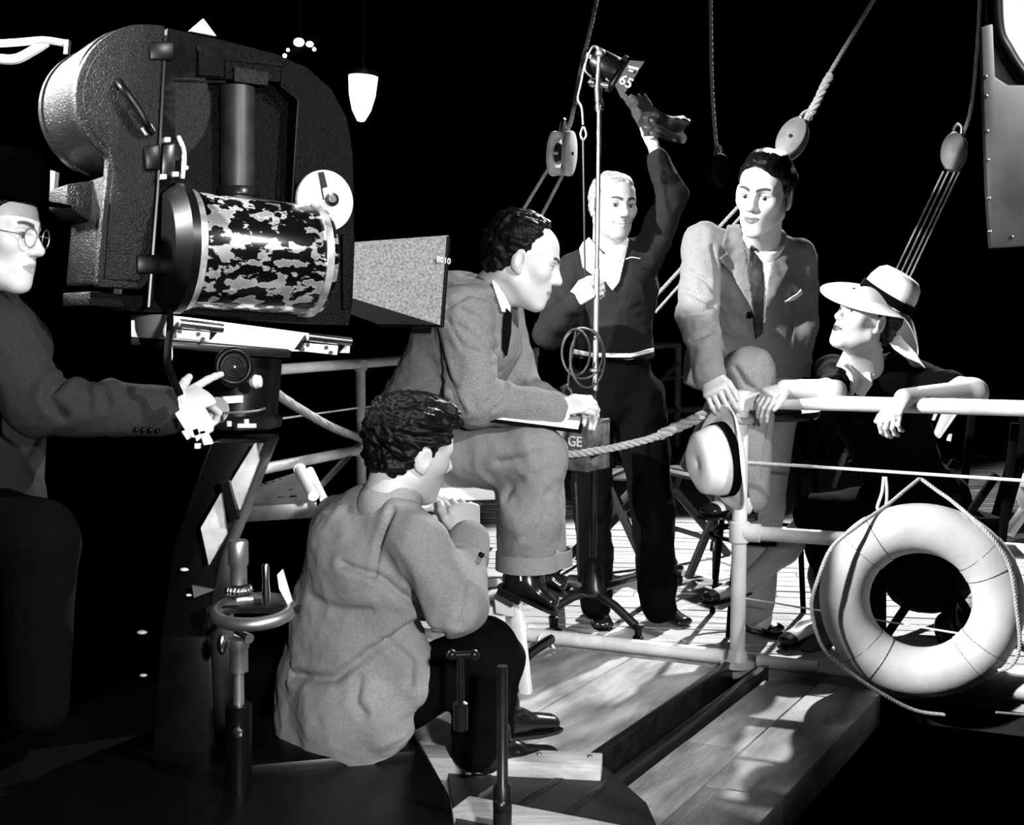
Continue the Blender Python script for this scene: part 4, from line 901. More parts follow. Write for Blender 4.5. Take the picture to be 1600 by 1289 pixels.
def patch(name, prims, poly, Y, m, parent, off=0.004, th=0.004, h=0.0045, dy=0.16, wrinkle=None, grow=0.0, back=False):
    """a layer of cloth lying on the garment 'prims' inside an outline"""
    xs = [p[0] for p in poly]; ys = [p[1] for p in poly]
    c0, c1 = P(min(xs), max(ys), Y - dy), P(max(xs), min(ys), Y - dy); c2, c3 = P(min(xs), max(ys), Y + dy), P(max(xs), min(ys), Y + dy)
    lo = np.min([c0, c1, c2, c3], 0) - 0.012; hi = np.max([c0, c1, c2, c3], 0) + 0.012; lo[1], hi[1] = Y - dy, Y + dy
    f = evalp(prims, h, lo, hi, grow)
    x, y, z = f.xyz((slice(None),) * 3); px, py = proj(x, y, z); px, py = np.broadcast_arrays(px, py)
    s_ = F / Y; pr = (polysd(px, py, poly) / s_).astype(np.float32)
    f.a = np.maximum(np.abs(f.a - off) - th, pr)
    base = evalp(prims, h, lo, hi, grow).a; gx, gy, gz = np.gradient(base)
    f.a = np.where(gy > 0.15 * h, np.maximum(f.a, 0.01), f.a)      # only the side toward the lens
    v, tri, quad = f.mesh()
    if wrinkle:
        ix = np.clip(np.round((v - f.lo) / h).astype(int), 0, f.n - 1); n = np.stack([g[ix[:, 0], ix[:, 1], ix[:, 2]] for g in (gx, gy, gz)], 1)
        n /= np.linalg.norm(n, axis=1, keepdims=True) + 1e-9
        for amp, fr, sd in wrinkle: v = v + n * (amp * (wr(v, fr, sd) - 0.8 * np.abs(wr(v, fr * 1.7, sd + 50))))[:, None]
    return smesh(name, v, tri, quad, m, parent)

# ------------------------------------------------------------------ heads and hands
def basis(f, u):
    f = unit(f); u = unit(np.asarray(u) - f * np.dot(u, f)); r = np.cross(f, u); return np.array([r, f, u])     # rows: right, forward, up
def head(c, f, u, S=1.0, neck=None, neckr=0.056, age=0, female=False, brow=0.06, lip=0.3, nose=1.0, stub=1.0, base=1.0, smile=0.0, jaw=1.0):
    """returns vertices, triangles, quads, grey per vertex, basis"""
    B = basis(f, u); h = 0.0026
    nb = (B @ (np.asarray(neck) - c)) / S if neck is not None else A(0, -0.03, -0.2)
    lo = np.minimum(A(-0.1, -0.13, -0.135), nb - 0.07); hi = np.maximum(A(0.1, 0.135, 0.14), nb + 0.05)
    s = SDF(lo, hi, h)
    s.ell((0, -0.018, 0.036), (0.0745, 0.097, 0.084), 0.02)
    s.ell((0, 0.030, -0.03), (0.058 * jaw, 0.062, 0.082), 0.03)
    s.ell((0, 0.040, 0.045), (0.058, 0.045, 0.048), 0.03)
    for q in (-1, 1):
        s.rcone((q * 0.052 * jaw, 0.0, -0.058), (q * 0.017, 0.068, -0.101), 0.019, 0.015, 0.03)
        s.ell((q * 0.043, 0.058, -0.014), (0.022, 0.022, 0.02), 0.03)
        s.rcone((q * 0.012, 0.087, 0.026), (q * 0.045, 0.072, 0.025), 0.009, 0.008, 0.018)
    s.ell((0, 0.074, -0.102), (0.021, 0.018, 0.016), 0.025)
    s.ell((0, 0.072, -0.062), (0.03, 0.026, 0.028), 0.025)
    if neck is not None:
        s.rcone((0, -0.025, -0.045), nb, neckr / S, neckr * 1.08 / S, 0.03)
        s.rcone((0, 0.02, -0.085), nb + A(0, 0.02, 0), 0.03, 0.03, 0.04)
    for q in (-1, 1):
        s.ell((q * 0.032, 0.099, 0.005), (0.021, 0.022, 0.0135), 0.012, 's')
    n_ = nose
    s.rcone((0, 0.086, 0.02), (0, 0.107 + 0.006 * (n_ - 1), -0.022), 0.0075, 0.0105 * n_, 0.014)
    s.ell((0, 0.108 * (1 + .02 * (n_ - 1)), -0.027), (0.011 * n_, 0.012, 0.0095), 0.010)
    for q in (-1, 1):
        s.ell((q * 0.0125 * n_, 0.096, -0.031), (0.0075, 0.011, 0.0075), 0.008)
        s.ell((q * 0.0065, 0.101, -0.039), (0.0035, 0.005, 0.003), 0.003, 's')
        # lids over the eyeball
        s.ell((q * 0.0315, 0.0745, 0.004), (0.0155, 0.0142, 0.0142), 0.006)
        s.ell((q * 0.0315, 0.094, 0.003), (0.0145, 0.016, 0.0060), 0.003, 's')
        s.ell((q * 0.08, -0.008, -0.004), (0.0085, 0.021, 0.033), 0.006, R=Matrix.Rotation(q * 0.35, 3, 'Z'))
        s.ell((q * 0.089, -0.004, 0.0), (0.006, 0.011, 0.019), 0.004, 's')
        s.ell((q * 0.078, 0.002, -0.032), (0.007, 0.009, 0.01), 0.006)
    lw = 0.0235
    m0, m1 = 0.0955, 0.085
    for q in (-1, 1):
        s.rcone((0, m0, -0.0585), (q * lw, m1, -0.063 + smile), 0.0048, 0.0028, 0.006)
        s.rcone((0, m0 - .001, -0.0705), (q * lw * .9, m1, -0.0655 + smile), 0.0062, 0.003, 0.006)
        s.rcone((0, m0 + 0.0055, -0.0642), (q * lw * 1.02, m1 + 0.005, -0.0642 + smile), 0.0014, 0.0016, 0.002, 's')
    if age:
        for q in (-1, 1): s.rcone((q * 0.021, 0.1, -0.034), (q * 0.036, 0.088, -0.062), 0.0022, 0.003, 0.008, 's')
    v, tri, quad = s.mesh()
    x, y, z = v[:, 0], v[:, 1], v[:, 2]
    col = np.full(len(v), base)
    ax_ = np.abs(x)
    bz = 0.0255 + 0.006 * np.sin(np.clip((ax_ - 0.012) / 0.036, 0, 1) * 2.4)
    bth = 0.0056 * (0.6 if female else 1.0) * (1.25 - 0.6 * np.clip((ax_ - 0.012) / 0.036, 0, 1))
    bm_ = np.exp(-((z - bz) / bth) ** 4) * (ax_ > 0.010) * (ax_ < 0.05) * (y > 0.05)
    col = col * (1 - bm_) + brow * bm_
    lm = (((np.abs(z + 0.0645 - smile * (ax_ / lw) ** 2) < 0.0105 * np.clip(1.15 - (ax_ / (lw * 1.12)) ** 2, 0, 1)) & (ax_ < lw * 1.1) & (y > 0.083))).astype(float)
    col = col * (1 - lm) + lip * lm
    em = (np.exp(-(((ax_ - 0.0315) / 0.0165) ** 2 + ((z - 0.0092) / 0.0034) ** 2) ** 2) * (y > 0.07)); col = col * (1 - (0.88 if not female else 0.9) * em)
    if stub < 1:
        sm = (z < -0.035) & (y > 0.0) & (z > -0.12) & (lm < .5); col = np.where(sm, col * stub, col)
    return c + S * (v @ B), tri, quad, col, B
def eyeballs(c, B, S, parent, look=(0, 0, 0)):
    for q in (-1, 1):
        ec = A(q * 0.0315, 0.0752, 0.003); mb = MB(); n = 20; vs, cols = [], []
        g = unit(A(0, 1, 0) + A(*look))
        ball = MB().ball((0, 0, 0), 0.0128, n); pts = np.array(ball.v)
        ca = (pts @ g) / 0.0128
        cl = np.where(ca > 0.97, 0.003, np.where(ca > 0.84, 0.03, 0.45))
        wv = c + S * ((pts + ec) @ B)
        me = bpy.data.meshes.new('eye'); me.from_pydata(wv.tolist(), [], ball.f)
        me.polygons.foreach_set('use_smooth', [True] * len(me.polygons))
        at_ = me.color_attributes.new('Col', 'FLOAT_COLOR', 'POINT'); c4 = np.ones((len(pts), 4), np.float32); c4[:, :3] = cl[:, None]; at_.data.foreach_set('color', c4.ravel())
        link('eye', me, mat('eye_surface', 0.7, 0.1, attr=True), parent)
def hair(c, B, S, parent, ys, zs, m, thick=0.012, extra=(), amp=0.004, freq=120, seed=3, side=None, front=0.105, name='hair', part=None, lid=None):
    s = SDF(A(-0.105, -0.14, -0.13), A(0.105, 0.13, 0.16), 0.003)
    s.ell((0, -0.018, 0.036), (0.0745, 0.097, 0.084), 0.02)
    s.ell((0, -0.045, -0.03), (0.056, 0.045, 0.055), 0.03)
    s.ell((0, 0.040, 0.045), (0.058, 0.045, 0.048), 0.03)
    x, y, z = s.xyz((slice(None),) * 3); zf = np.interp(y, ys, zs)
    if part is not None: zf = zf + part(x, y, z)
    s.a = s.a - (0.0022 + thick * np.clip((z - zf) / 0.03, 0, 1) ** 0.7).astype(np.float32)     # thins out toward the hairline
    for e in extra: s.ell(*e)
    s.a = np.maximum(s.a, ((zf - z) * 0.8 + 0 * x).astype(np.float32))
    if lid is not None:
        lc, la = B @ (lid[0] - c) / S, B @ lid[1]; s.cut(lambda x, y, z: (x - lc[0]) * la[0] + (y - lc[1]) * la[1] + (z - lc[2]) * la[2])
    for q in (-1, 1): s.ell((q * 0.088, -0.004, -0.006), (0.02, 0.022, 0.034), 0.006, 's')
    v, tri, quad = s.mesh()
    n = vnormals(v, tri, quad)
    st = v * A(1.0, 0.35, 1.0)
    v = v + n * (amp * wr(st, freq, seed) + amp * 0.5 * wr(st, freq * 2.3, seed + 5))[:, None]
    return smesh(name, c + S * (v @ B), tri, quad, m, parent)
def hand(wr_, d, n, t, S=1.0, curl=((.3, .4, .3),) * 4, spread=0.05, thumb=(0.7, 0.6, 0.2), tcurl=0.4, wl=0.05, arm=None):
    """d wrist to knuckles, n back of the hand, t toward the thumb"""
    d = unit(d); n = unit(np.asarray(n) - d * np.dot(n, d)); t = unit(np.asarray(t) - d * np.dot(t, d) - n * np.dot(t, n))
    w0 = np.asarray(wr_, float); pr = []
    a0 = w0 - d * wl * S if arm is None else np.asarray(arm)
    pr.append(('t', a0, w0, t, .030 * S, .027 * S, .024 * S, .02 * S, .012))
    pr.append(('t', w0, w0 + d * .078 * S, t, .026 * S, .038 * S, .0175 * S, .0125 * S, .012))
    offs = (.029, .0105, -.009, -.0265); lens = ((.042, .025, .020), (.046, .029, .021), (.042, .027, .021), (.034, .020, .018)); rad = (.0092, .0095, .009, .0078)
    for i in range(4):
        b = w0 + (d * (.084 - .004 * (i == 3) - 0.002 * (i == 0)) + t * offs[i]) * S; ang = 0.0; dd_ = unit(d + t * spread * (1.5 - i)); p = b - d * .012 * S
        for j in range(3):
            ang += curl[i][j]; di = dd_ * math.cos(ang) - n * math.sin(ang); L_ = lens[i][j] + (.012 if j == 0 else 0)
            q = p + di * L_ * S; r0 = rad[i] * (1 - .09 * j); pr.append(('c', p, q, r0 * S, r0 * .9 * S, .0035)); p = q
    b = w0 + (d * .022 + t * .022) * S; td = unit(d * thumb[0] + t * thumb[1] - n * thumb[2])
    q = b + td * .042 * S; pr.append(('c', b, q, .0145 * S, .0115 * S, .008))
    td2 = unit(td + (d * .3 - t * .5 - n * .3) * tcurl); q2 = q + td2 * .031 * S; pr.append(('c', q, q2, .0112 * S, .0098 * S, .004))
    td3 = unit(td2 + (d * .2 - t * .4 - n * .3) * tcurl); pr.append(('c', q2, q2 + td3 * .022 * S, .0098 * S, .0078 * S, .004))
    f = evalp(pr, 0.0028)
    return f.mesh()
def body(parent, pieces, core=None):
    """one skin mesh out of head, hands and the figure under the clothes; pieces are (v,tri,quad,col)"""
    V, T, Q, C = [], [], [], []; n = 0
    if core:
        v, t, q = evalp(core, 0.011).mesh(); pieces = list(pieces) + [(v, t, q, np.ones(len(v)))]
    for p in pieces:
        v, t, q = p[:3]; c = p[3] if len(p) > 3 else np.ones(len(v))
        V.append(v); T.append(t + n); Q.append(q + n); C.append(c); n += len(v)
    return smesh('body', np.vstack(V), np.vstack(T), np.vstack(Q), M_SKIN, parent, col=np.concatenate(C) * 0.50)
def chain(pts, rs, k=0.025): return [('c', pts[i], pts[i + 1], rs[i], rs[i + 1], k) for i in range(len(pts) - 1)]
def torso(neck, chest, waist, hip, sl, sr, lat, w=(.19, .17, .18), d=(.12, .11, .125), sr_=.062, k=.05):
    mid = (np.asarray(sl) + np.asarray(sr)) / 2
    return [('t', chest, waist, lat, w[0], w[1], d[0], d[1], k), ('t', waist, hip, lat, w[1], w[2], d[1], d[2], k),
            ('c', sl, np.asarray(sl) * .5 + np.asarray(neck) * .5, sr_, .062, .05), ('c', sr, np.asarray(sr) * .5 + np.asarray(neck) * .5, sr_, .062, .05),
            ('t', mid * .6 + np.asarray(neck) * .4, chest, lat, .12, w[0] * .95, .075, d[0], .05)]
def thin(prims, g): 
    out = []
    for p in prims:
        p = list(p)
        if p[0] == 'c': p[3], p[4] = max(.02, p[3] - g), max(.02, p[4] - g)
        elif p[0] == 't':
            for i in (4, 5, 6, 7): p[i] = max(.03, p[i] - g)
        out.append(tuple(p))
    return out
def shoe(parent, heel, toe, m=M_LEATHER, S=1.0, h=0.0035, two=False, pump=False, name='shoe', up=(0, 0, 1)):
    heel, toe = np.asarray(heel, float), np.asarray(toe, float); d = unit(toe - heel); u = unit(np.asarray(up) - d * np.dot(up, d)); l = np.cross(d, u); L = np.linalg.norm(toe - heel)
    pr = [('t', heel + d * .035 * S + u * .030 * S, heel + d * L * .45 + u * .032 * S, l, .032 * S, .034 * S, .034 * S, .030 * S, .02),
          ('t', heel + d * L * .45 + u * .028 * S, toe - d * .035 * S + u * .018 * S, l, .036 * S, .038 * S, .026 * S, .018 * S, .02)]
    if not pump: pr.append(('c', heel + d * .05 * S + u * .03 * S, heel + d * .06 * S + u * .085 * S, .036 * S, .037 * S, .03))
    f = evalp(pr, h)
    f.cut(lambda x, y, z: -((x - heel[0]) * u[0] + (y - heel[1]) * u[1] + (z - heel[2]) * u[2]))
    if pump:
        tp = heel + d * L * .33 + u * .075 * S
        f.rcone(heel + d * .03 * S + u * .06 * S, heel + d * L * .62 + u * .055 * S, .03 * S, .02 * S, .01, 's')
    v, tri, quad = f.mesh(); r = (v - heel) @ d / L; hu = (v - heel) @ u
    if two:
        cap = (r > .76) | ((r < .2) & (not pump)); cap = cap | ((not pump) & (hu < .02 * S) & (r > .05) & (r > .6)) 
        if not pump: cap = cap | ((hu > .055 * S) & (r < .45))
        col = np.where(cap, 0.008, 0.70)
        o = smesh(name, v, tri, quad, mat('two_tone_leather', 0.7, 0.25, attr=True), parent, col=col)
    else: o = smesh(name, v, tri, quad, m, parent)
    sol = MB(); po = []
    for t_, w_ in ((0.0, .02), (.05, .03), (.3, .03), (.62, .041), (.85, .036), (.97, .02)): po.append((t_, w_))
    outl = [heel + d * L * t_ + l * w_ * S for t_, w_ in po] + [heel + d * L * t_ - l * w_ * S for t_, w_ in po[::-1]]
    sol.prism(outl, -u * .008 * S).build('sole', M_LEATHER, o)
    if pump:
        hb = heel + d * .03 * S
        MB().prism([hb + d * .026 * S + l * .02 * S, hb + d * .026 * S - l * .02 * S, hb - d * .02 * S - l * .02 * S, hb - d * .02 * S + l * .02 * S], -u * .058 * S - d * 0.004).build('heel', M_LEATHER, o, bevel=.004)
    else:
        hb = heel + d * .035 * S
        MB().prism([hb + d * .036 * S + l * .03 * S, hb + d * .036 * S - l * .03 * S, hb - d * .03 * S - l * .024 * S, hb - d * .03 * S + l * .024 * S], -u * .024 * S).build('heel', M_LEATHER, o, bevel=.003)
    return o
def gr(px, Y, w_=.008, dp=.006): return ([P(x, y, Y) for x, y in px], w_, dp)

# ------------------------------------------------------------------ standing man with the lamp stand
def man_standing():
    Y = 4.62; e = empty('person', G(1000, 975), 'standing grey-haired man in dark sweater holding the lamp stand, arm raised', 'person')
    c = P(958, 322, 4.58); neck = P(952, 398, 4.64)
    hv = head(c, (0.36, -0.92, -0.10), (0.03, 0, 1), 1.0, neck, 0.06, age=1, brow=0.05, lip=0.55, nose=1.15, stub=0.8, base=.8, jaw=1.08)
    B = hv[4]
    sR, eR = P(893, 425, 4.64), P(858, 520, 4.50)
    wrR = P(895, 472, 4.34); hR = hand(wrR, P(935, 438, 4.28) - wrR, A(-.35, -.9, .25), A(0.1, -.35, 1), 1.05, ((.9, 1.1, .7), (.95, 1.1, .7), (1.0, 1.1, .7), (1.0, 1.1, .7)), 0.02, (.6, .5, .5), .8, arm=wrR - unit(wrR - eR) * .06)
    sL, eL, wL = P(1012, 402, 4.66), P(1050, 305, 4.62), P(1020, 226, 4.58)
    hL = hand(wL, P(1003, 160, 4.58) - wL, A(.3, .9, .1), A(-.9, .1, .1), 0.72, ((.2, .2, .1),) * 4, thumb=(.95, .2, .3))
    T = torso(neck, P(953, 450, 4.66), P(955, 545, 4.67), P(957, 600, 4.67), sR, sL, (1, 0, 0), (.185, .15, .155), (.115, .11, .115), .06)
    armR = chain([sR, eR, wrR], [.062, .055, .042]); armL = chain([sL, eL, wL], [.062, .056, .044])
    legs = chain([P(922, 620, 4.67), P(925, 790, 4.6), P(932, 945, 4.58)], [.098, .075, .062]) + chain([P(1000, 620, 4.67), P(1018, 790, 4.6), P(1030, 945, 4.58)], [.105, .088, .078])
    body(e, [hv[:4], hR, hL], thin(T + armR + armL + legs, .03))
    eyeballs(c, B, 1.0, e, (.2, 0, -.05))
    hair(c, B, 1.0, e, (-.12, -.06, -.01, .02, .05, .075, .1), (-.055, -.045, 0.0, .035, .075, .095, .12), M_GREYHAIR, .007, amp=.0025)
    s = SDF(A(-.05, .05, -.08), A(.05, .125, -.03), .002)
    for q in (-1, 1): s.rcone((0, .096, -.047), (q * .033, .080, -.059), .0072, .005, .004)
    v, t, q_ = s.mesh(); smesh('moustache', c + v @ B, t, q_, mat('grey_moustache', .16, .7), e)
    jk = T + armR + armL
    cloth('sweater', T + armR[:0] + armL[:0] + chain([sR, eR], [.064, .058]) + chain([eR, wrR - unit(wrR - eR) * .012], [.058, .047]) + chain([sL, eL], [.066, .06]) + chain([eL, wL - unit(wL - eL) * .062], [.06, .05]), .008, M_SWEAT, e,
          [(.004, 28, 3), (.0015, 60, 4)], cuts=[lambda x, y, z: P(955, 560, 4.67)[2] - z + 0 * x])
    cloth('trousers', [('t', P(957, 575, 4.67), P(957, 625, 4.67), A(1, 0, 0), .155, .15, .115, .115, .03)] + legs, .009, M_BLACK, e, [(.006, 22, 8)], cuts=[lambda x, y, z: z - P(955, 556, 4.67)[2] + 0 * x])
    patch('shirt', jk, [(925, 392), (948, 398), (975, 372), (982, 380), (968, 440), (957, 455), (946, 440), (940, 440), (910, 418), (905, 388), (914, 372)], 4.6, M_WHITE, e, .006, .004, grow=.003)
    patch('collar', jk, [(944, 398), (978, 368), (983, 376), (962, 425)], 4.6, M_WHITE, e, .014, .004, grow=.003)
    patch('collar', jk, [(944, 398), (920, 370), (908, 385), (910, 412), (930, 420)], 4.6, M_WHITE, e, .014, .004, grow=.003)
    patch('shirt_hem', T, [(890, 544), (925, 551), (985, 552), (1022, 543), (1022, 550), (985, 559), (925, 558), (890, 552)], 4.6, M_WHITE, e, .010, .006, grow=.003)
    MB().tube(spline([P(978, 405, 4.52), P(987, 402, 4.515), P(1000, 404, 4.525)], 5), .002, 6).build('pocket_edge', M_LINE, e)
    # glove with the dark cloth
    gl = cloth('glove', [('t', wL + A(-.008, 0, .055), P(1003, 172, 4.57), A(1, .2, 0), .032, .042, .02, .018, .02)] + [('c', P(1003 + o, 172, 4.56), P(990 + o * 1.2, 150, 4.55 - .01 * i), .012, .010, .006) for i, o in enumerate((-12, -3, 6, 14))] + [('c', P(1010, 195, 4.56), P(1030, 185, 4.53), .014, .011, .01)], .004, mat('grey_glove', .035, .8, var=.4, scale=60), e, [(.002, 70, 3)])
    shoe(e, G(928, 955), G(945, 985) + A(0, -.02, 0), S=1.0)
    shoe(e, G(1020, 962), G(1078, 982) , S=1.0)
    r = empty('leather_cloth', P(1040, 195, 4.5), 'dark crumpled leather cloth in the raised gloved hand', 'cloth')
    n = 14; vs = []
    quad_ = [P(1000, 165, 4.5), P(1078, 186, 4.5), P(1068, 224, 4.52), P(1004, 212, 4.54)]
    for i in range(n + 1):
        for j in range(n + 1):
            u_, v_ = i / n, j / n; p = quad_[0] * (1 - u_) * (1 - v_) + quad_[1] * u_ * (1 - v_) + quad_[2] * u_ * v_ + quad_[3] * (1 - u_) * v_
            p = p + A(0.008 * math.sin(9 * v_), 0.02 * math.sin(7 * u_ + 3 * v_) + .015 * math.sin(13 * v_ - 5 * u_), 0.012 * math.sin(8 * u_) * (1 - v_)); vs.append(p)
    fs = [(i * (n + 1) + j, (i + 1) * (n + 1) + j, (i + 1) * (n + 1) + j + 1, i * (n + 1) + j + 1) for i in range(n) for j in range(n)]
    N = len(vs); vs2 = [p + A(0, .004, 0) for p in vs]
    edge = [i * (n + 1) for i in range(n + 1)]
    o = MB().add(vs, fs).add(vs2, [f[::-1] for f in fs]).build('hide', mat('dark_hide', .03, .45, var=.5, scale=30), r)
man_standing()

# ------------------------------------------------------------------ actor in the tweed jacket
def actor():
    e = empty('person', G(1190, 985), 'dark-haired man in tweed jacket and tie sitting at the railing post', 'person')
    S = 1.08; c = P(1194, 304, 4.12); neck = P(1192, 388, 4.30)
    hv = head(c, (-0.53, -0.82, -0.22), (0.12, -0.1, 1), S, neck, .056, brow=.06, lip=.28, nose=1.0, smile=.003); B = hv[4]
    sR, eR, wR = P(1100, 383, 4.28), P(1090, 492, 4.16), P(1108, 584, 3.96)
    sL, eL, wL = P(1246, 405, 4.36), P(1252, 508, 4.40), P(1236, 600, 4.50)
    hR = hand(wR, P(1121, 622, 3.86) - wR, A(-.4, -.85, .25), A(.85, -.4, .1), 1.12, ((.5, .7, .4), (.6, .8, .5), (.7, .8, .5), (.6, .8, .5)), .04, (.75, .4, .5), .5, arm=wR - unit(wR - eR) * .06)
    hL = hand(wL, A(.1, .1, -1), A(.5, -.5, 0), A(-.6, -.6, 0), 1.05, arm=wL - unit(wL - eL) * .06)
    lat = unit(A(1, .12, -.08))
    T = torso(neck, P(1176, 440, 4.36), P(1180, 540, 4.44), P(1185, 600, 4.5), sR, sL, lat, (.195, .175, .19), (.125, .115, .125), .068)
    aR = chain([sR, eR, wR], [.075, .068, .056]); aL = chain([sL, eL, wL], [.072, .062, .054])
    kR, anR = P(1172, 582, 4.12), P(1176, 775, 4.14)
    legR = chain([P(1165, 625, 4.48), kR, anR], [.095, .082, .06]); legL = chain([P(1213, 625, 4.55), P(1196, 790, 4.48), P(1182, 955, 4.42)], [.09, .072, .06])
    body(e, [hv[:4], hR, hL], thin(T + aR + aL + legR + legL, .035))
    eyeballs(c, B, S, e, (-.25, 0, -.1))
    hair(c, B, S, e, (-.12, -.06, -.012, .012, .03, .05, .07, .09, .11), (-.06, -.05, -.012, -.004, .045, .072, .088, .098, .115), M_HAIR, .010,
         extra=[((-.012, .035, .108), (.042, .045, .020), .03), ((.0, -.02, .115), (.05, .06, .018), .03)], amp=.0035, freq=75, seed=4, part=lambda x, y, z: (.010 * np.sin(40 * x + 1.0) - .002) * (y > .02))
    cloth('collar', [('c', neck + A(0, -.02, .0), neck + A(.002, -.055, .052), .072, .068, .01)], .004, M_WHITE, e, cuts=[lambda x, y, z: (z - (neck[2] + .035)) - .9 * (y - (neck[1] - .03))])
    skirt = [('t', P(1092, 540, 4.28), P(1086, 600, 4.22), A(1, .3, 0), .05, .05, .03, .022, .04)]
    jk = T + aR + aL + skirt
    cut = lambda x, y, z: P(1190, 606, 4.45)[2] - z + 0 * x - 5 * np.maximum(0, .0 + (1100 * .0) + 0 * x)
    W = [(.003, 26, 11), (.0022, 42, 13), (.0014, 60, 12)]
    gs = [gr([(1075, 425), (1100, 440), (1112, 462)], 4.22), gr([(1068, 455), (1095, 470), (1112, 480)], 4.2), gr([(1068, 490), (1095, 488), (1112, 476)], 4.15), gr([(1075, 530), (1100, 520), (1118, 512)], 4.1, .007),
          gr([(1112, 385), (1116, 420), (1114, 470)], 4.22, .006, .008), gr([(1232, 450), (1236, 500), (1232, 545)], 4.33, .006, .008)]
    def bottom(x, y, z): return np.maximum(P(1190, 600, 4.45)[2] - z + 0 * x, 0 * x + 0 * y + 0 * z - 1) * (1.0) - 0.0
    f = evalp(jk, .0075)
    zc = P(1190, 590, 4.45)[2]; xw = P(1130, 600, 4.1)[0]
    f.cut(lambda x, y, z: np.where(x < xw, P(1110, 622, 4.1)[2] - z, zc - z) + 0 * y)
    smesh('jacket', *f.mesh(), M_TWEED2, e, wrinkle=W, grooves=gs)
    tz_ = dict(wrinkle=W)
    patch('shirt', jk, [(1166, 350), (1210, 352), (1213, 372), (1203, 430), (1196, 505), (1187, 505), (1170, 430), (1162, 380)], 4.24, M_WHITE, e, .003, .004, **tz_)
    patch('shirt_collar', jk, [(1163, 352), (1177, 372), (1171, 392), (1160, 372)], 4.22, M_WHITE, e, .012, .004)
    patch('shirt_collar', jk, [(1212, 350), (1182, 373), (1198, 400), (1215, 368)], 4.22, M_WHITE, e, .012, .004)
    M_TIE = mat('dark_silk', .007, .6, var=.4, scale=220)
    tie = patch('tie', jk, [(1173, 378), (1186, 376), (1190, 392), (1195, 450), (1192, 520), (1180, 530), (1170, 440), (1172, 396)], 4.22, M_TIE, e, .009, .005, **tz_)
    patch('tie_knot', jk, [(1172, 374), (1188, 373), (1187, 391), (1177, 393)], 4.22, M_TIE, e, .018, .005)
    patch('lapel', jk, [(1150, 330), (1160, 362), (1168, 402), (1181, 505), (1174, 482), (1127, 402), (1137, 396), (1128, 383), (1138, 345)], 4.24, M_TWEED2, e, .010, .004, **tz_)
    patch('lapel', jk, [(1214, 350), (1228, 362), (1238, 400), (1228, 408), (1235, 418), (1200, 485), (1192, 505), (1200, 440), (1210, 380)], 4.26, M_TWEED2, e, .010, .004, **tz_)
    patch('pocket_square', jk, [(1226, 470), (1246, 458), (1252, 449), (1254, 460), (1240, 470), (1225, 473)], 4.30, M_WHITE, e, .005, .004)
    patch('button', jk, [(1167, 488), (1174, 486), (1177, 493), (1173, 499), (1166, 497)], 4.26, M_BLKPAINT, e, .005, .004, h=.003)
    cloth('shirt_cuff', [('c', wR - unit(wR - eR) * .02, wR + unit(wR - eR) * .012, .043, .041, 0)], .004, M_WHITE, e)
    cloth('trousers', [('t', P(1185, 580, 4.5), P(1190, 625, 4.5), lat, .17, .17, .12, .12, .03)] + legR + legL, .008, M_TROUS, e, [(.004, 25, 5)],
          [gr([(1150, 575), (1165, 600), (1185, 612)], 4.05), gr([(1195, 560), (1188, 585), (1192, 610)], 4.05), gr([(1205, 640), (1195, 690), (1190, 750)], 4.1)], cuts=[lambda x, y, z: np.where(z > P(1190, 566, 4.3)[2], np.where(y > 4.33, .01, -1), -1) + 0 * x])
    shoe(e, P(1178, 800, 4.16), P(1093, 808, 4.02), S=1.1, two=True)
    shoe(e, G(1168, 985) + A(0, .02, .024), G(1224, 1000) + A(0, 0, .01), S=1.05, two=True)
    # hat hanging from his hand
    h = empty('hat', P(1115, 720, 3.9), 'white straw hat with black band hanging from the seated man\'s hand', 'hat')
    ax = unit(A(-.95, -.28, -.12)); bc = P(1139, 716, 3.85)
    R0, R1 = .102, .156; mb = MB(); sg = 48; u_, v_ = frame_axes(ax)
    vs = []; prof = [(R1, .014, 1.08), (R1 - .012, .004, 1.06), (R0 + .02, 0.0, 1.05), (R0, .006, 1.1), (R0 * .97, .05, 1.1), (R0 * .86, .1, 1.08), (R0 * .6, .118, 1.0), (R0 * .3, .108, 1), (.001, .105, 1)]
    zdir = unit(A(0, 0, 1) - ax * ax[2]); ldir = np.cross(ax, zdir)
    for r_, hh, st in prof:
        for k in range(sg):
            a = 2 * math.pi * k / sg; curl = .02 * (1 if r_ > R0 + .02 else 0) * math.cos(2 * a)
            vs.append(bc + ax * (hh + curl) + r_ * (math.cos(a) * ldir + math.sin(a) * zdir * st))
    fs = [(i * sg + k, i * sg + (k + 1) % sg, (i + 1) * sg + (k + 1) % sg, (i + 1) * sg + k) for i in range(len(prof) - 1) for k in range(sg)]
    mb.add(vs, fs); o = mb.build('straw', M_STRAW, h, sharp=1.2)
    sm = o.modifiers.new('thickness', 'SOLIDIFY'); sm.thickness = .004
    vs = []
    for hh, rr_ in ((.010, R0 + .008), (.040, R0 * .985 + .008)):
        for k in range(sg):
            a = 2 * math.pi * k / sg; vs.append(bc + ax * hh + rr_ * (math.cos(a) * ldir + math.sin(a) * zdir * 1.1))
    MB().add(vs, [(k, (k + 1) % sg, sg + (k + 1) % sg, sg + k) for k in range(sg)]).build('band', M_BLACK, h)
actor()

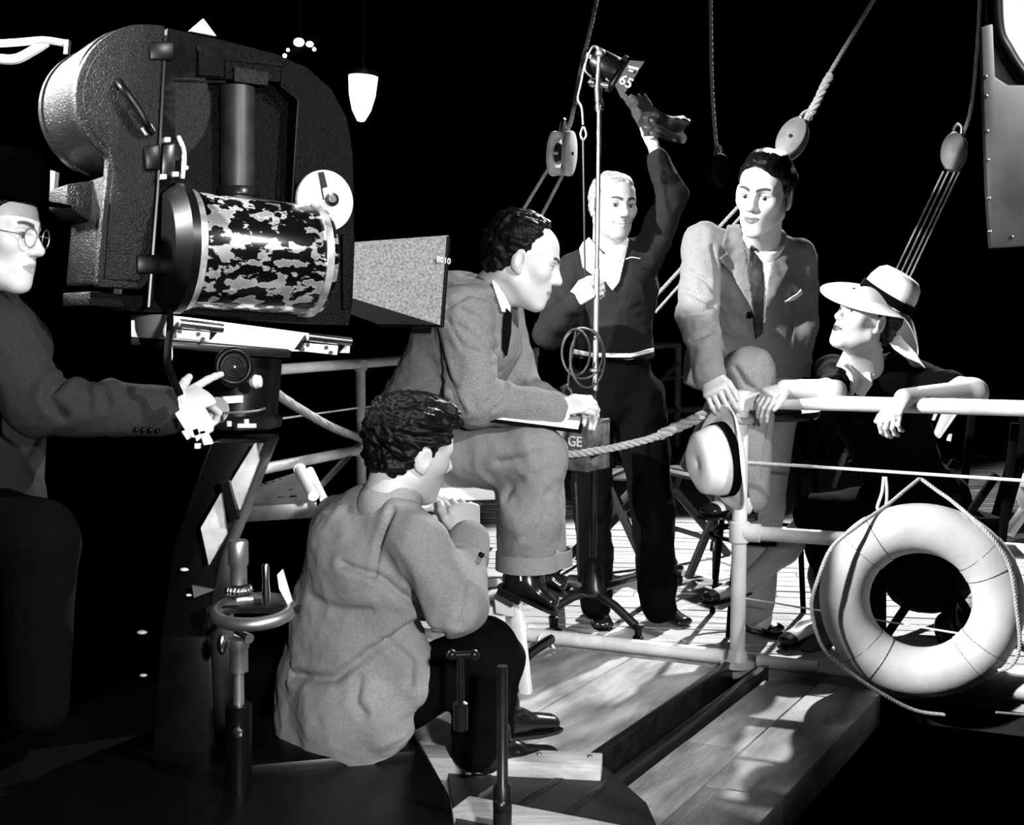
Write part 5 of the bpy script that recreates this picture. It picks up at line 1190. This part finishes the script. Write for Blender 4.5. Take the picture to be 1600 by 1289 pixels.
# ------------------------------------------------------------------ woman in the white sun hat
def woman():
    e = empty('person', G(1420, 1000), 'woman in black suit and white sun hat leaning her arms on the railing', 'person')
    S = 0.97; c = P(1352, 500, 4.02); neck = P(1362, 594, 4.13)
    hv = head(c, (-0.86, -0.34, 0.34), (.36, 0.02, .95), S, neck, .044, female=True, brow=.2, lip=.10, nose=.85, jaw=.93); B = hv[4]
    zr = ZT + .012
    sR, eR, wR = P(1300, 582, 4.16), P(1300, 612, 3.93), P(1226, 607, 3.93)
    sL, eL, wL = P(1432, 590, 4.16), P(1520, 614, 3.95), P(1412, 622, 3.79)
    hR = hand(wR, P(1196, 615, 3.88) - wR, A(-.1, -.45, .9), A(-.3, -.85, -.2), .95, ((.9, .5, .3), (.95, .5, .3), (1.0, .5, .3), (1.05, .5, .3)), .08, (.8, .5, .3), .4, arm=wR - unit(wR - eR) * .06)
    hL = hand(wL, P(1388, 652, 3.74) - wL, A(-.7, -.6, .3), A(-.5, .2, -.7), .95, ((.5, .9, .6), (.6, .9, .7), (.7, .9, .7), (.7, .9, .7)), .03, (.9, .3, .1), .2, arm=wL - unit(wL - eL) * .06)
    lat = unit(A(.9, .1, -.05))
    T = torso(neck, P(1374, 640, 4.22), P(1410, 740, 4.35), P(1430, 800, 4.4), sR, sL, lat, (.155, .13, .16), (.105, .10, .13), .05)
    aR = chain([sR, sR * .08 + eR * .92], [.052, .047]); aL = chain([sL, sL * .35 + eL * .65], [.05, .048])
    foR = evalp(chain([sR, eR, wR], [.04, .041, .029]), .0035).mesh(); foL = evalp(chain([sL, eL, wL], [.04, .044, .030]), .0035).mesh()
    k1, a1_ = P(1275, 805, 4.28), P(1152, 925, 4.40); k2, a2_ = P(1290, 845, 4.32), P(1288, 1000, 4.22)
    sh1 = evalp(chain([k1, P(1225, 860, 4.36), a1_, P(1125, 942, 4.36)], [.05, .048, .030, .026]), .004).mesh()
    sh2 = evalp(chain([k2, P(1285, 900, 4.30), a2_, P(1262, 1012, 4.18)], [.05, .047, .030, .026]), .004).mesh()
    leg1 = chain([P(1425, 800, 4.4), k1], [.11, .075]); leg2 = chain([P(1430, 815, 4.45), k2], [.11, .075])
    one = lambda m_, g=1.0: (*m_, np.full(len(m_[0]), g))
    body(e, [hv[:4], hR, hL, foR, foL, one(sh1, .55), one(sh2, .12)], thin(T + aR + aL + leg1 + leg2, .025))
    eyeballs(c, B, S, e, (.1, 0, .1))
    hair(c, B, S, e, (-.12, -.06, -.02, .02, .05, .1), (-.06, -.05, -.01, .04, .07, .1), M_HAIR, .012, extra=[((0, -.075, -.04), (.05, .035, .03), .02)], amp=.003, lid=(P(1380, 474, 4.06), unit(A(.48, -.24, .84))))
    jk = T + aR + aL
    cloth('jacket', jk + [('t', P(1430, 790, 4.4), P(1455, 900, 4.42), lat, .19, .17, .15, .13, .05)], .0085, M_BLACK, e, [(.005, 26, 2)], grow=.004)
    cloth('skirt', leg1 + leg2 + [('t', P(1300, 815, 4.32), P(1292, 905, 4.3), A(.3, 1, 0), .09, .07, .07, .06, .05), ('t', P(1360, 850, 4.38), P(1340, 930, 4.38), A(.6, .6, 0), .10, .06, .10, .06, .05)], .009, M_BLACK, e, [(.005, 20, 6)], grow=.006)
    patch('blouse', jk, [(1322, 545), (1380, 545), (1362, 600), (1345, 614), (1330, 614), (1322, 585)], 4.14, M_SKIN if False else M_WHITE, e, .010, .004, grow=.004)
    patch('collar', jk, [(1322, 540), (1300, 585), (1318, 615), (1334, 618), (1333, 580), (1328, 560)], 4.14, M_WHITE, e, .017, .004, grow=.004)
    patch('collar', jk, [(1366, 535), (1361, 560), (1337, 617), (1350, 620), (1364, 600), (1360, 580), (1372, 545)], 4.12, M_WHITE, e, .017, .004, grow=.004)
    shoe(e, P(1190, 917, 4.42), P(1096, 944, 4.33), S=.95, two=True, pump=True, up=(-.25, -.1, 1))
    shoe(e, G(1302, 1003) + A(-.02, 0, .062), G(1218, 1018) + A(0, 0, .012), S=.95, two=True, pump=True)
    # sun hat
    hc = P(1380, 474, 4.06); ax = unit(A(.48, -.24, .84)); fx = A(-1, -.12, 0); fx = unit(fx - ax * np.dot(fx, ax)); sx_ = np.cross(ax, fx)
    ht = MB(); vs = []; sg = 64
    rows = [(1, 0)] ; prof = []
    for i in range(9): prof.append((1 - i / 8, None))
    R0, R1 = .092, .195
    for i in range(9):
        t = 1 - i / 8
        for k in range(sg):
            a = 2 * math.pi * k / sg; cf = math.cos(a)
            R = R0 + ((.205 if cf > 0 else .195) * abs(cf) + .165 * (1 - abs(cf)) - R0) * t
            zz = .008 - t ** 1.5 * (.075 * max(0, cf) ** 1.3 + .115 * max(0, -cf) ** 1.3)
            vs.append(hc + ax * zz + R * (cf * fx + math.sin(a) * sx_))
    for r_, hh in ((.0915, .03), (.088, .065), (.078, .095), (.06, .112), (.035, .116), (.0, .114)):
        for k in range(sg):
            a = 2 * math.pi * k / sg; vs.append(hc + ax * hh + r_ * (math.cos(a) * fx + math.sin(a) * sx_))
    n_ = 15
    ht.add(vs, [(i * sg + k, i * sg + (k + 1) % sg, (i + 1) * sg + (k + 1) % sg, (i + 1) * sg + k) for i in range(n_ - 1) for k in range(sg)])
    o = ht.build('sun_hat', M_STRAW, e, sharp=1.5); sm = o.modifiers.new('thickness', 'SOLIDIFY'); sm.thickness = .003
    vs = []
    for hh, rr_ in ((.012, .0985), (.042, .097)):
        for k in range(sg):
            a = 2 * math.pi * k / sg; vs.append(hc + ax * hh + rr_ * (math.cos(a) * fx + math.sin(a) * sx_))
    MB().add(vs, [(k, (k + 1) % sg, sg + (k + 1) % sg, sg + k) for k in range(sg)]).build('hat_band', M_BLACK, o)
    # white scarf behind the neck
    MB().prism([P(1387, 533, 4.0), P(1405, 521, 4.0), P(1412, 531, 4.0), P(1432, 552, 4.02), P(1447, 576, 4.03), P(1438, 568, 4.03), P(1416, 559, 4.02), P(1398, 546, 4.0)], (0, .012, 0)).build('scarf', M_WHITE, e, bevel=.003)
woman()

# ------------------------------------------------------------------ man with the clipboard
def director():
    e = empty('person', G(720, 1060), 'balding man in grey tweed suit writing on a clipboard, on the white stool', 'person')
    S = 1.06; c = P(817, 408, 3.6); neck = P(770, 455, 3.66)
    hv = head(c, (0.94, -0.05, -0.30), (.30, 0, .95), S, neck, .062, brow=.03, lip=.5, nose=1.2, jaw=1.04); B = hv[4]
    sR, eR, wR = P(722, 490, 3.50), P(742, 628, 3.44), P(862, 640, 3.50)
    sL, eL, wL = P(778, 480, 3.84), P(815, 610, 3.82), P(872, 640, 3.66)
    hR = hand(wR, P(905, 630, 3.52) - wR, A(.05, -.55, .8), A(.2, .8, .4), 1.08, ((.35, .7, .4), (.4, .8, .5), (.45, .9, .5), (.5, .9, .5)), .02, (.8, .4, .4), .5, arm=wR - unit(wR - eR) * .06)
    hL = hand(wL, P(910, 634, 3.6) - wL, A(.1, .3, .9), A(.1, -.9, .2), 1.05, ((.45, .8, .5),) * 4, .02, (.8, .5, .3), .5, arm=wL - unit(wL - eL) * .06)
    lat = A(0.12, 1, 0)
    T = torso(neck, P(742, 530, 3.68), P(692, 620, 3.72), P(668, 690, 3.72), sR, sL, lat, (.20, .19, .21), (.135, .15, .165), .075)
    back = [('t', P(710, 470, 3.7), P(650, 640, 3.72), lat, .15, .18, .09, .08, .06)]
    aR = chain([sR, eR, wR], [.085, .074, .058]); aL = chain([sL, eL, wL], [.078, .066, .055])
    kR, anR = P(832, 712, 3.46), P(824, 872, 3.48); kL, anL = P(842, 712, 3.72), P(848, 866, 3.72)
    legR = chain([P(680, 715, 3.6), kR], [.105, .098]) + chain([kR, P(828, 800, 3.46), anR], [.09, .094, .085]); legL = chain([P(685, 715, 3.8), kL, anL], [.10, .088, .078])
    body(e, [hv[:4], hR, hL], thin(T + aR + aL + legR + legL, .04))
    eyeballs(c, B, S, e)
    hair(c, B, S, e, (-.12, -.06, -.02, -.002, .012, .03, .05), (-.062, -.055, -.02, .0, .03, .09, .13), M_HAIR, .010, extra=[((0, -.03, .095), (.06, .07, .03), .03)], amp=.004, freq=150, seed=9)
    jk = T + back + aR + aL
    W = [(.003, 24, 31), (.0022, 40, 33), (.0015, 55, 32)]
    gs = [gr([(700, 480), (735, 458), (772, 468)], 3.46, .007, .008), gr([(722, 484), (750, 500), (775, 525)], 3.42), gr([(715, 510), (745, 528), (772, 548)], 3.42), gr([(700, 500), (725, 545), (770, 555)], 3.42, .006, .005),
          gr([(755, 607), (775, 597), (785, 585)], 3.4), gr([(762, 628), (782, 612), (788, 600)], 3.4, .006), gr([(772, 640), (790, 625), (792, 606)], 3.4, .005),
          gr([(680, 512), (692, 560), (705, 600), (725, 640)], 3.45, .007, .012), gr([(660, 628), (690, 622), (715, 630)], 3.5), gr([(640, 610), (680, 590), (715, 600)], 3.5, .01, .004)]
    f = evalp(jk + [('t', P(668, 690, 3.72), P(690, 745, 3.66), lat, .21, .20, .17, .15, .05)], .0075)
    smesh('jacket', *f.mesh(), M_TWEED, e, wrinkle=W, grooves=gs)
    patch('shirt', jk, [(760, 410), (785, 425), (800, 470), (797, 490), (784, 488), (768, 440)], 3.56, M_WHITE, e, .004, .005, dy=.3)
    cloth('collar', [('c', neck + A(.0, 0, -.005), neck + A(.028, 0, .03), .068, .064, .01)], .005, M_WHITE, e)
    patch('lapel', jk, [(790, 480), (800, 490), (799, 520), (792, 560), (784, 545), (786, 505)], 3.56, M_BLACK, e, .006, .005, dy=.3)
    cloth('shirt_cuff', [('c', wR - unit(wR - eR) * .01, wR + unit(wR - eR) * .014, .045, .043, 0)], .005, M_WHITE, e)
    tr_ = legR + legL + [('t', P(665, 700, 3.7), P(700, 725, 3.68), lat, .2, .2, .12, .11, .03)]
    cuts = [lambda x, y, z: P(830, 884, 3.5)[2] - z + 0 * x]
    cloth('trousers', tr_, .008, M_TWEED2, e, [(.005, 20, 41), (.0018, 48, 42)], [gr([(780, 722), (812, 716), (840, 706)], 3.4, .011, .008), gr([(820, 840), (840, 810), (855, 770)], 3.38, .009, .007), gr([(790, 780), (800, 760), (815, 750)], 3.38)], cuts=cuts)
    for an in (anR, anL):
        b_ = an - A(0, 0, .012); MB().lathe([(.084, -.02), (.093, -.02), (.092, .03), (.084, .03)], b_, (0, 0, 1), 32).build('trouser_cuff', M_TWEED2, e)
    shoe(e, P(780, 912, 3.46), P(878, 958, 3.42), S=1.12, up=(.3, 0, 1)); shoe(e, P(805, 890, 3.72), P(890, 930, 3.7), S=1.1, up=(.3, 0, 1))
    for (p_, q_) in ((P(812, 888, 3.40), P(814, 908, 3.39)),): MB().tube([p_, q_], .003, 6).build('shoe_tab', M_LINE, e)
    cbd = empty('clipboard', P(830, 660, 3.5), 'white sheet on a dark clipboard lying on the seated man\'s knee', 'clipboard')
    c0, c1 = P(748, 652, 3.40), P(908, 672, 3.44); back_ = A(.03, .26, .03)
    MB().prism([c0, c1, c1 + back_, c0 + back_], (0, 0, -.010)).build('board', M_BLACK, cbd)
    d_ = (c1 - c0)
    MB().prism([c0 + d_ * .02 + A(0, 0, .001), c1 - d_ * .03 + A(0, 0, .001), c1 + back_ * .95 - d_ * .03 + A(0, 0, .001), c0 + back_ * .95 + d_ * .02 + A(0, 0, .001)], (0, 0, .006)).build('paper', M_PAPER, cbd)
director()

# ------------------------------------------------------------------ crouching man seen from behind
def crouching():
    e = empty('person', P(520, 1200, 3.0) * A(1, 1, 0), 'dark curly-haired man in light jacket sitting low, chin on his hands', 'person')
    S = 1.02; c = P(644, 703, 2.98); neck = P(606, 785, 2.96)
    hv = head(c, (0.80, 0.50, -0.22), (.28, -.02, .95), S, neck, .06, brow=.04, lip=.5); B = hv[4]
    lat = unit(A(.66, -.75, 0))
    sR, eR, wR = P(655, 850, 2.84), P(716, 945, 2.80), P(733, 845, 2.97)
    sL, eL, wL = P(535, 815, 3.12), P(660, 930, 3.26), P(715, 845, 3.14)
    hR = hand(wR, P(722, 775, 3.02) - wR, A(.3, -.85, .3), A(-.85, .1, .1), 1.1, ((.9, .9, .6), (.9, .9, .6), (.9, .9, .6), (.9, .9, .6)), .02, (.8, .4, .3), .5, arm=wR - unit(wR - eR) * .06)
    hL = hand(wL, P(708, 780, 3.1) - wL, A(.6, -.3, .4), A(-.4, -.6, .3), 1.1, ((.9, .9, .6),) * 4, .02, arm=wL - unit(wL - eL) * .06)
    T = torso(neck, P(577, 870, 3.0), P(548, 985, 3.04), P(535, 1085, 3.06), sR, sL, lat, (.205, .19, .205), (.125, .13, .14), .07)
    aR = chain([sR, eR], [.074, .072]) + chain([eR, P(733, 852, 2.96)], [.066, .05]); aL = chain([sL, eL, wL], [.07, .065, .05])
    kR, kL = P(758, 1020, 2.92), P(770, 1025, 3.18)
    legR = chain([P(560, 1120, 2.99), kR], [.09, .082]) + chain([kR, P(745, 1165, 3.0)], [.082, .07]); legL = chain([P(570, 1110, 3.15), kL, P(765, 1140, 3.22)], [.1, .08, .068])
    body(e, [hv[:4], hR, hL], thin(T + aR + aL + legR + legL, .04))
    eyeballs(c, B, S, e)
    hair(c, B, S, e, (-.12, -.06, -.02, .005, .03, .07, .1), (-.075, -.07, -.03, -.012, .03, .075, .1), M_HAIR, .016, extra=[((0, .02, .10), (.06, .07, .03), .03), ((0, -.07, .06), (.06, .045, .06), .03)], amp=.006, freq=150, seed=12)
    jk = T + aR + aL
    hem = [('t', P(535, 1085, 3.06), P(525, 1140, 3.06), lat, .205, .215, .14, .15, .05), ('t', P(570, 1060, 2.98), P(650, 1045, 2.9), A(.2, .3, 1), .13, .09, .10, .05, .05), ('c', P(550, 1120, 2.95), P(585, 1110, 2.93), .12, .11, .05)]
    W = [(.003, 18, 51), (.002, 36, 53), (.0014, 50, 52)]
    gs = [gr([(530, 890), (590, 905), (620, 930), (670, 975)], 2.8, .008, .012), gr([(440, 1080), (520, 1065), (580, 1020), (640, 985), (690, 975)], 2.85, .01, .014), gr([(480, 945), (530, 955), (580, 950)], 2.88, .012, .006),
          gr([(560, 1060), (556, 1095), (570, 1110)], 2.85, .009, .009), gr([(612, 800), (592, 850), (585, 900)], 2.84, .006, .008), gr([(600, 1010), (640, 1040), (640, 1075)], 2.82, .008, .008), gr([(735, 925), (728, 955), (718, 975)], 2.73, .009, .007)]
    f = evalp(jk + hem, .0075)
    smesh('jacket', *f.mesh(), M_GABAR, e, wrinkle=W, grooves=gs)
    cloth('collar', [('c', neck + A(-.005, 0, -.012), neck + A(.018, .006, .016), .074, .069, .01)], .005, M_GABAR, e)
    cloth('sleeve_cuff', [('c', P(728, 872, 2.93), P(732, 846, 2.967), .057, .053, 0)], .005, M_GABAR, e)
    MB().ball(P(752, 867, 2.88), .008, 12).build('button', M_BLKPAINT, e)
    cloth('trousers', legR + legL + [('t', P(545, 1110, 3.06), P(560, 1125, 3.06), lat, .19, .19, .12, .12, .03)], .008, M_BLACK, e, [(.006, 20, 61)])
    shoe(e, P(735, 1178, 3.0) * A(1, 1, 0) + A(0, 0, .02), P(735, 1178, 3.0) * A(1, 1, 0) + A(.24, .12, .01), S=1.1)
    shoe(e, P(755, 1160, 3.25) * A(1, 1, 0) + A(0, 0, .02), P(755, 1160, 3.25) * A(1, 1, 0) + A(.22, .13, .01), S=1.1)
crouching()

# ------------------------------------------------------------------ camera operator at the left edge
def operator():
    e = empty('person', P(-40, 1280, 2.75) * A(1, 1, 0), 'man in dark hat, glasses and dark suit pointing at the camera handwheel', 'person')
    S = 1.0; c = P(-10, 364, 2.7); neck = P(-45, 440, 2.75)
    hv = head(c, (0.95, -0.12, -0.14), (.1, 0, 1), S, neck, .058, brow=.05, lip=.5, nose=1.1); B = hv[4]
    sR, eR, wR = P(-5, 525, 2.66), P(60, 640, 2.6), P(256, 640, 2.68)
    sL, eL, wL = P(-40, 500, 3.05), P(40, 640, 3.05), P(140, 650, 3.0)
    hR = hand(wR + unit(wR - eR) * .02, P(306, 616, 2.75) - wR, A(-.2, -.85, .5), A(-.3, .1, .9), 1.1, ((.0, .12, .1), (.9, .9, .6), (1.0, 1.0, .6), (.9, 1.0, .7)), .08, (.95, .6, .0), .1, arm=wR - unit(wR - eR) * .06)
    T = torso(neck, P(-25, 560, 2.86), P(-35, 700, 2.9), P(-40, 800, 2.9), sR, sL, A(.05, 1, 0), (.2, .18, .19), (.125, .13, .14), .075)
    aR = chain([sR, eR, wR], [.082, .068, .058]); aL = chain([sL, eL, wL], [.075, .062, .052])
    legs = chain([P(-40, 820, 2.8), P(60, 840, 2.75), P(60, 1100, 2.8)], [.105, .085, .07]) + chain([P(-40, 820, 3.0), P(70, 850, 3.0), P(60, 1100, 3.0)], [.1, .082, .068])
    body(e, [hv[:4], hR], thin(T + aR + aL + legs, .04))
    eyeballs(c, B, S, e)
    hair(c, B, S, e, (-.12, -.06, -.02, .0, .02, .06, .1), (-.06, -.05, -.02, .01, .03, .07, .1), M_HAIR, .007, amp=.002)
    cloth('jacket', T + aR + aL + [('t', P(-40, 790, 2.9), P(-30, 860, 2.9), A(.05, 1, 0), .19, .2, .15, .16, .05)], .008, M_DARKSUIT, e, [(.004, 20, 71), (.0016, 50, 72)],
          [gr([(80, 590), (70, 620), (90, 650)], 2.53, .008, .014), gr([(60, 570), (100, 580), (140, 600)], 2.55), gr([(120, 600), (132, 620), (130, 640)], 2.55), gr([(150, 608), (160, 625), (158, 640)], 2.56, .006), gr([(20, 470), (50, 500), (60, 540)], 2.58)])
    cloth('shirt_cuff', [('c', wR - unit(wR - eR) * .01, wR + unit(wR - eR) * .02, .044, .042, 0)], .005, M_WHITE, e)
    for k in range(4): MB().ball(P(213 + 11 * k, 671 + k * .6, 2.607 + .009 * k), .006, 10).build('cuff_button', M_BLKPAINT, e)
    cloth('trousers', legs, .01, M_BLACK, e)
    shoe(e, G(40, 1150) * A(1, 0, 0) + A(0, 2.75, .02), G(40, 1150) * A(1, 0, 0) + A(.28, 2.75, .01))
    # hat, worn
    R = B; ax = R[2]; fx = R[1]; rx_ = R[0]; hc = c + ax * .085 + fx * -.005; sg = 48; vs = []
    prof = [(.155, -.004), (.14, -.008), (.105, 0.0), (.1, .02), (.094, .075), (.08, .1), (.045, .096), (.0, .09)]
    for r_, hh in prof:
        for k in range(sg):
            a = 2 * math.pi * k / sg; vs.append(hc + ax * hh + r_ * (math.cos(a) * fx * 1.06 + math.sin(a) * rx_ * .86))
    o = MB().add(vs, [(i * sg + k, i * sg + (k + 1) % sg, (i + 1) * sg + (k + 1) % sg, (i + 1) * sg + k) for i in range(len(prof) - 1) for k in range(sg)]).build('hat', mat('dark_felt', .0006, 1.0, spec=.0), e, sharp=1.5)
    sm = o.modifiers.new('thickness', 'SOLIDIFY'); sm.thickness = .004
    for q in (-1, 1):
        lc = c + (A(q * .032, .105, .002)) @ B
        g_ = MB().torus(lc, fx + rx_ * q * .15, .021, .0012, 28, 6).build('spectacle_rim', M_STEEL, e)
        MB().tube([c + A(q * .055, .1, .006) @ B, c + A(q * .08, .0, .012) @ B], .0012, 6).build('temple_arm', M_STEEL, e)
    MB().tube([c + A(-.011, .108, .006) @ B, c + A(.011, .108, .006) @ B], .0012, 6).build('bridge', M_STEEL, e)
operator()

# ------------------------------------------------------------------ figure sitting far behind
def far_person():
    b = G(1285, 717); e = empty('person', b, 'dark trousered person sitting far behind, only legs seen under the rail', 'person')
    Y = b[1]
    def Q(px, py, dy=0): return P(px, py, Y + dy)
    hip, n_ = Q(1372, 640, .45), Q(1372, 530, .55)
    T = [('t', Q(1372, 545, .5), hip, A(1, 0, 0), .19, .17, .12, .12, .04)]
    L = chain([hip + A(-.1, 0, 0), Q(1300, 620, .05), Q(1268, 700)], [.09, .075, .05]) + chain([hip + A(.05, 0, 0), Q(1312, 622, .0), Q(1296, 702, -.05)], [.09, .075, .05])
    hv = head(Q(1372, 497, .5), (-.7, -.6, 0), (0, 0, 1), 1.0, n_, .055, brow=.05)
    body(e, [hv[:4]], thin(T + L, .03))
    cloth('jacket', T + chain([Q(1355, 560, .5), Q(1345, 600, .35), Q(1320, 615, .15)], [.06, .055, .045]) + chain([Q(1392, 560, .5), Q(1392, 605, .35), Q(1350, 620, .15)], [.06, .055, .045]), .012, M_BLACK, e)
    cloth('trousers', L, .01, mat('far_wool', .05, .9), e)
    shoe(e, Q(1268, 716), Q(1252, 722, -.15), S=1.0, h=.006); shoe(e, Q(1296, 716), Q(1290, 724, -.2), S=1.0, h=.006)
    MB().prism([Q(1345, 645, .2), Q(1400, 645, .2), Q(1400, 655, .2), Q(1345, 655, .2)], (0, .5, 0)).build('camp_seat', M_BLACK, e)
far_person()
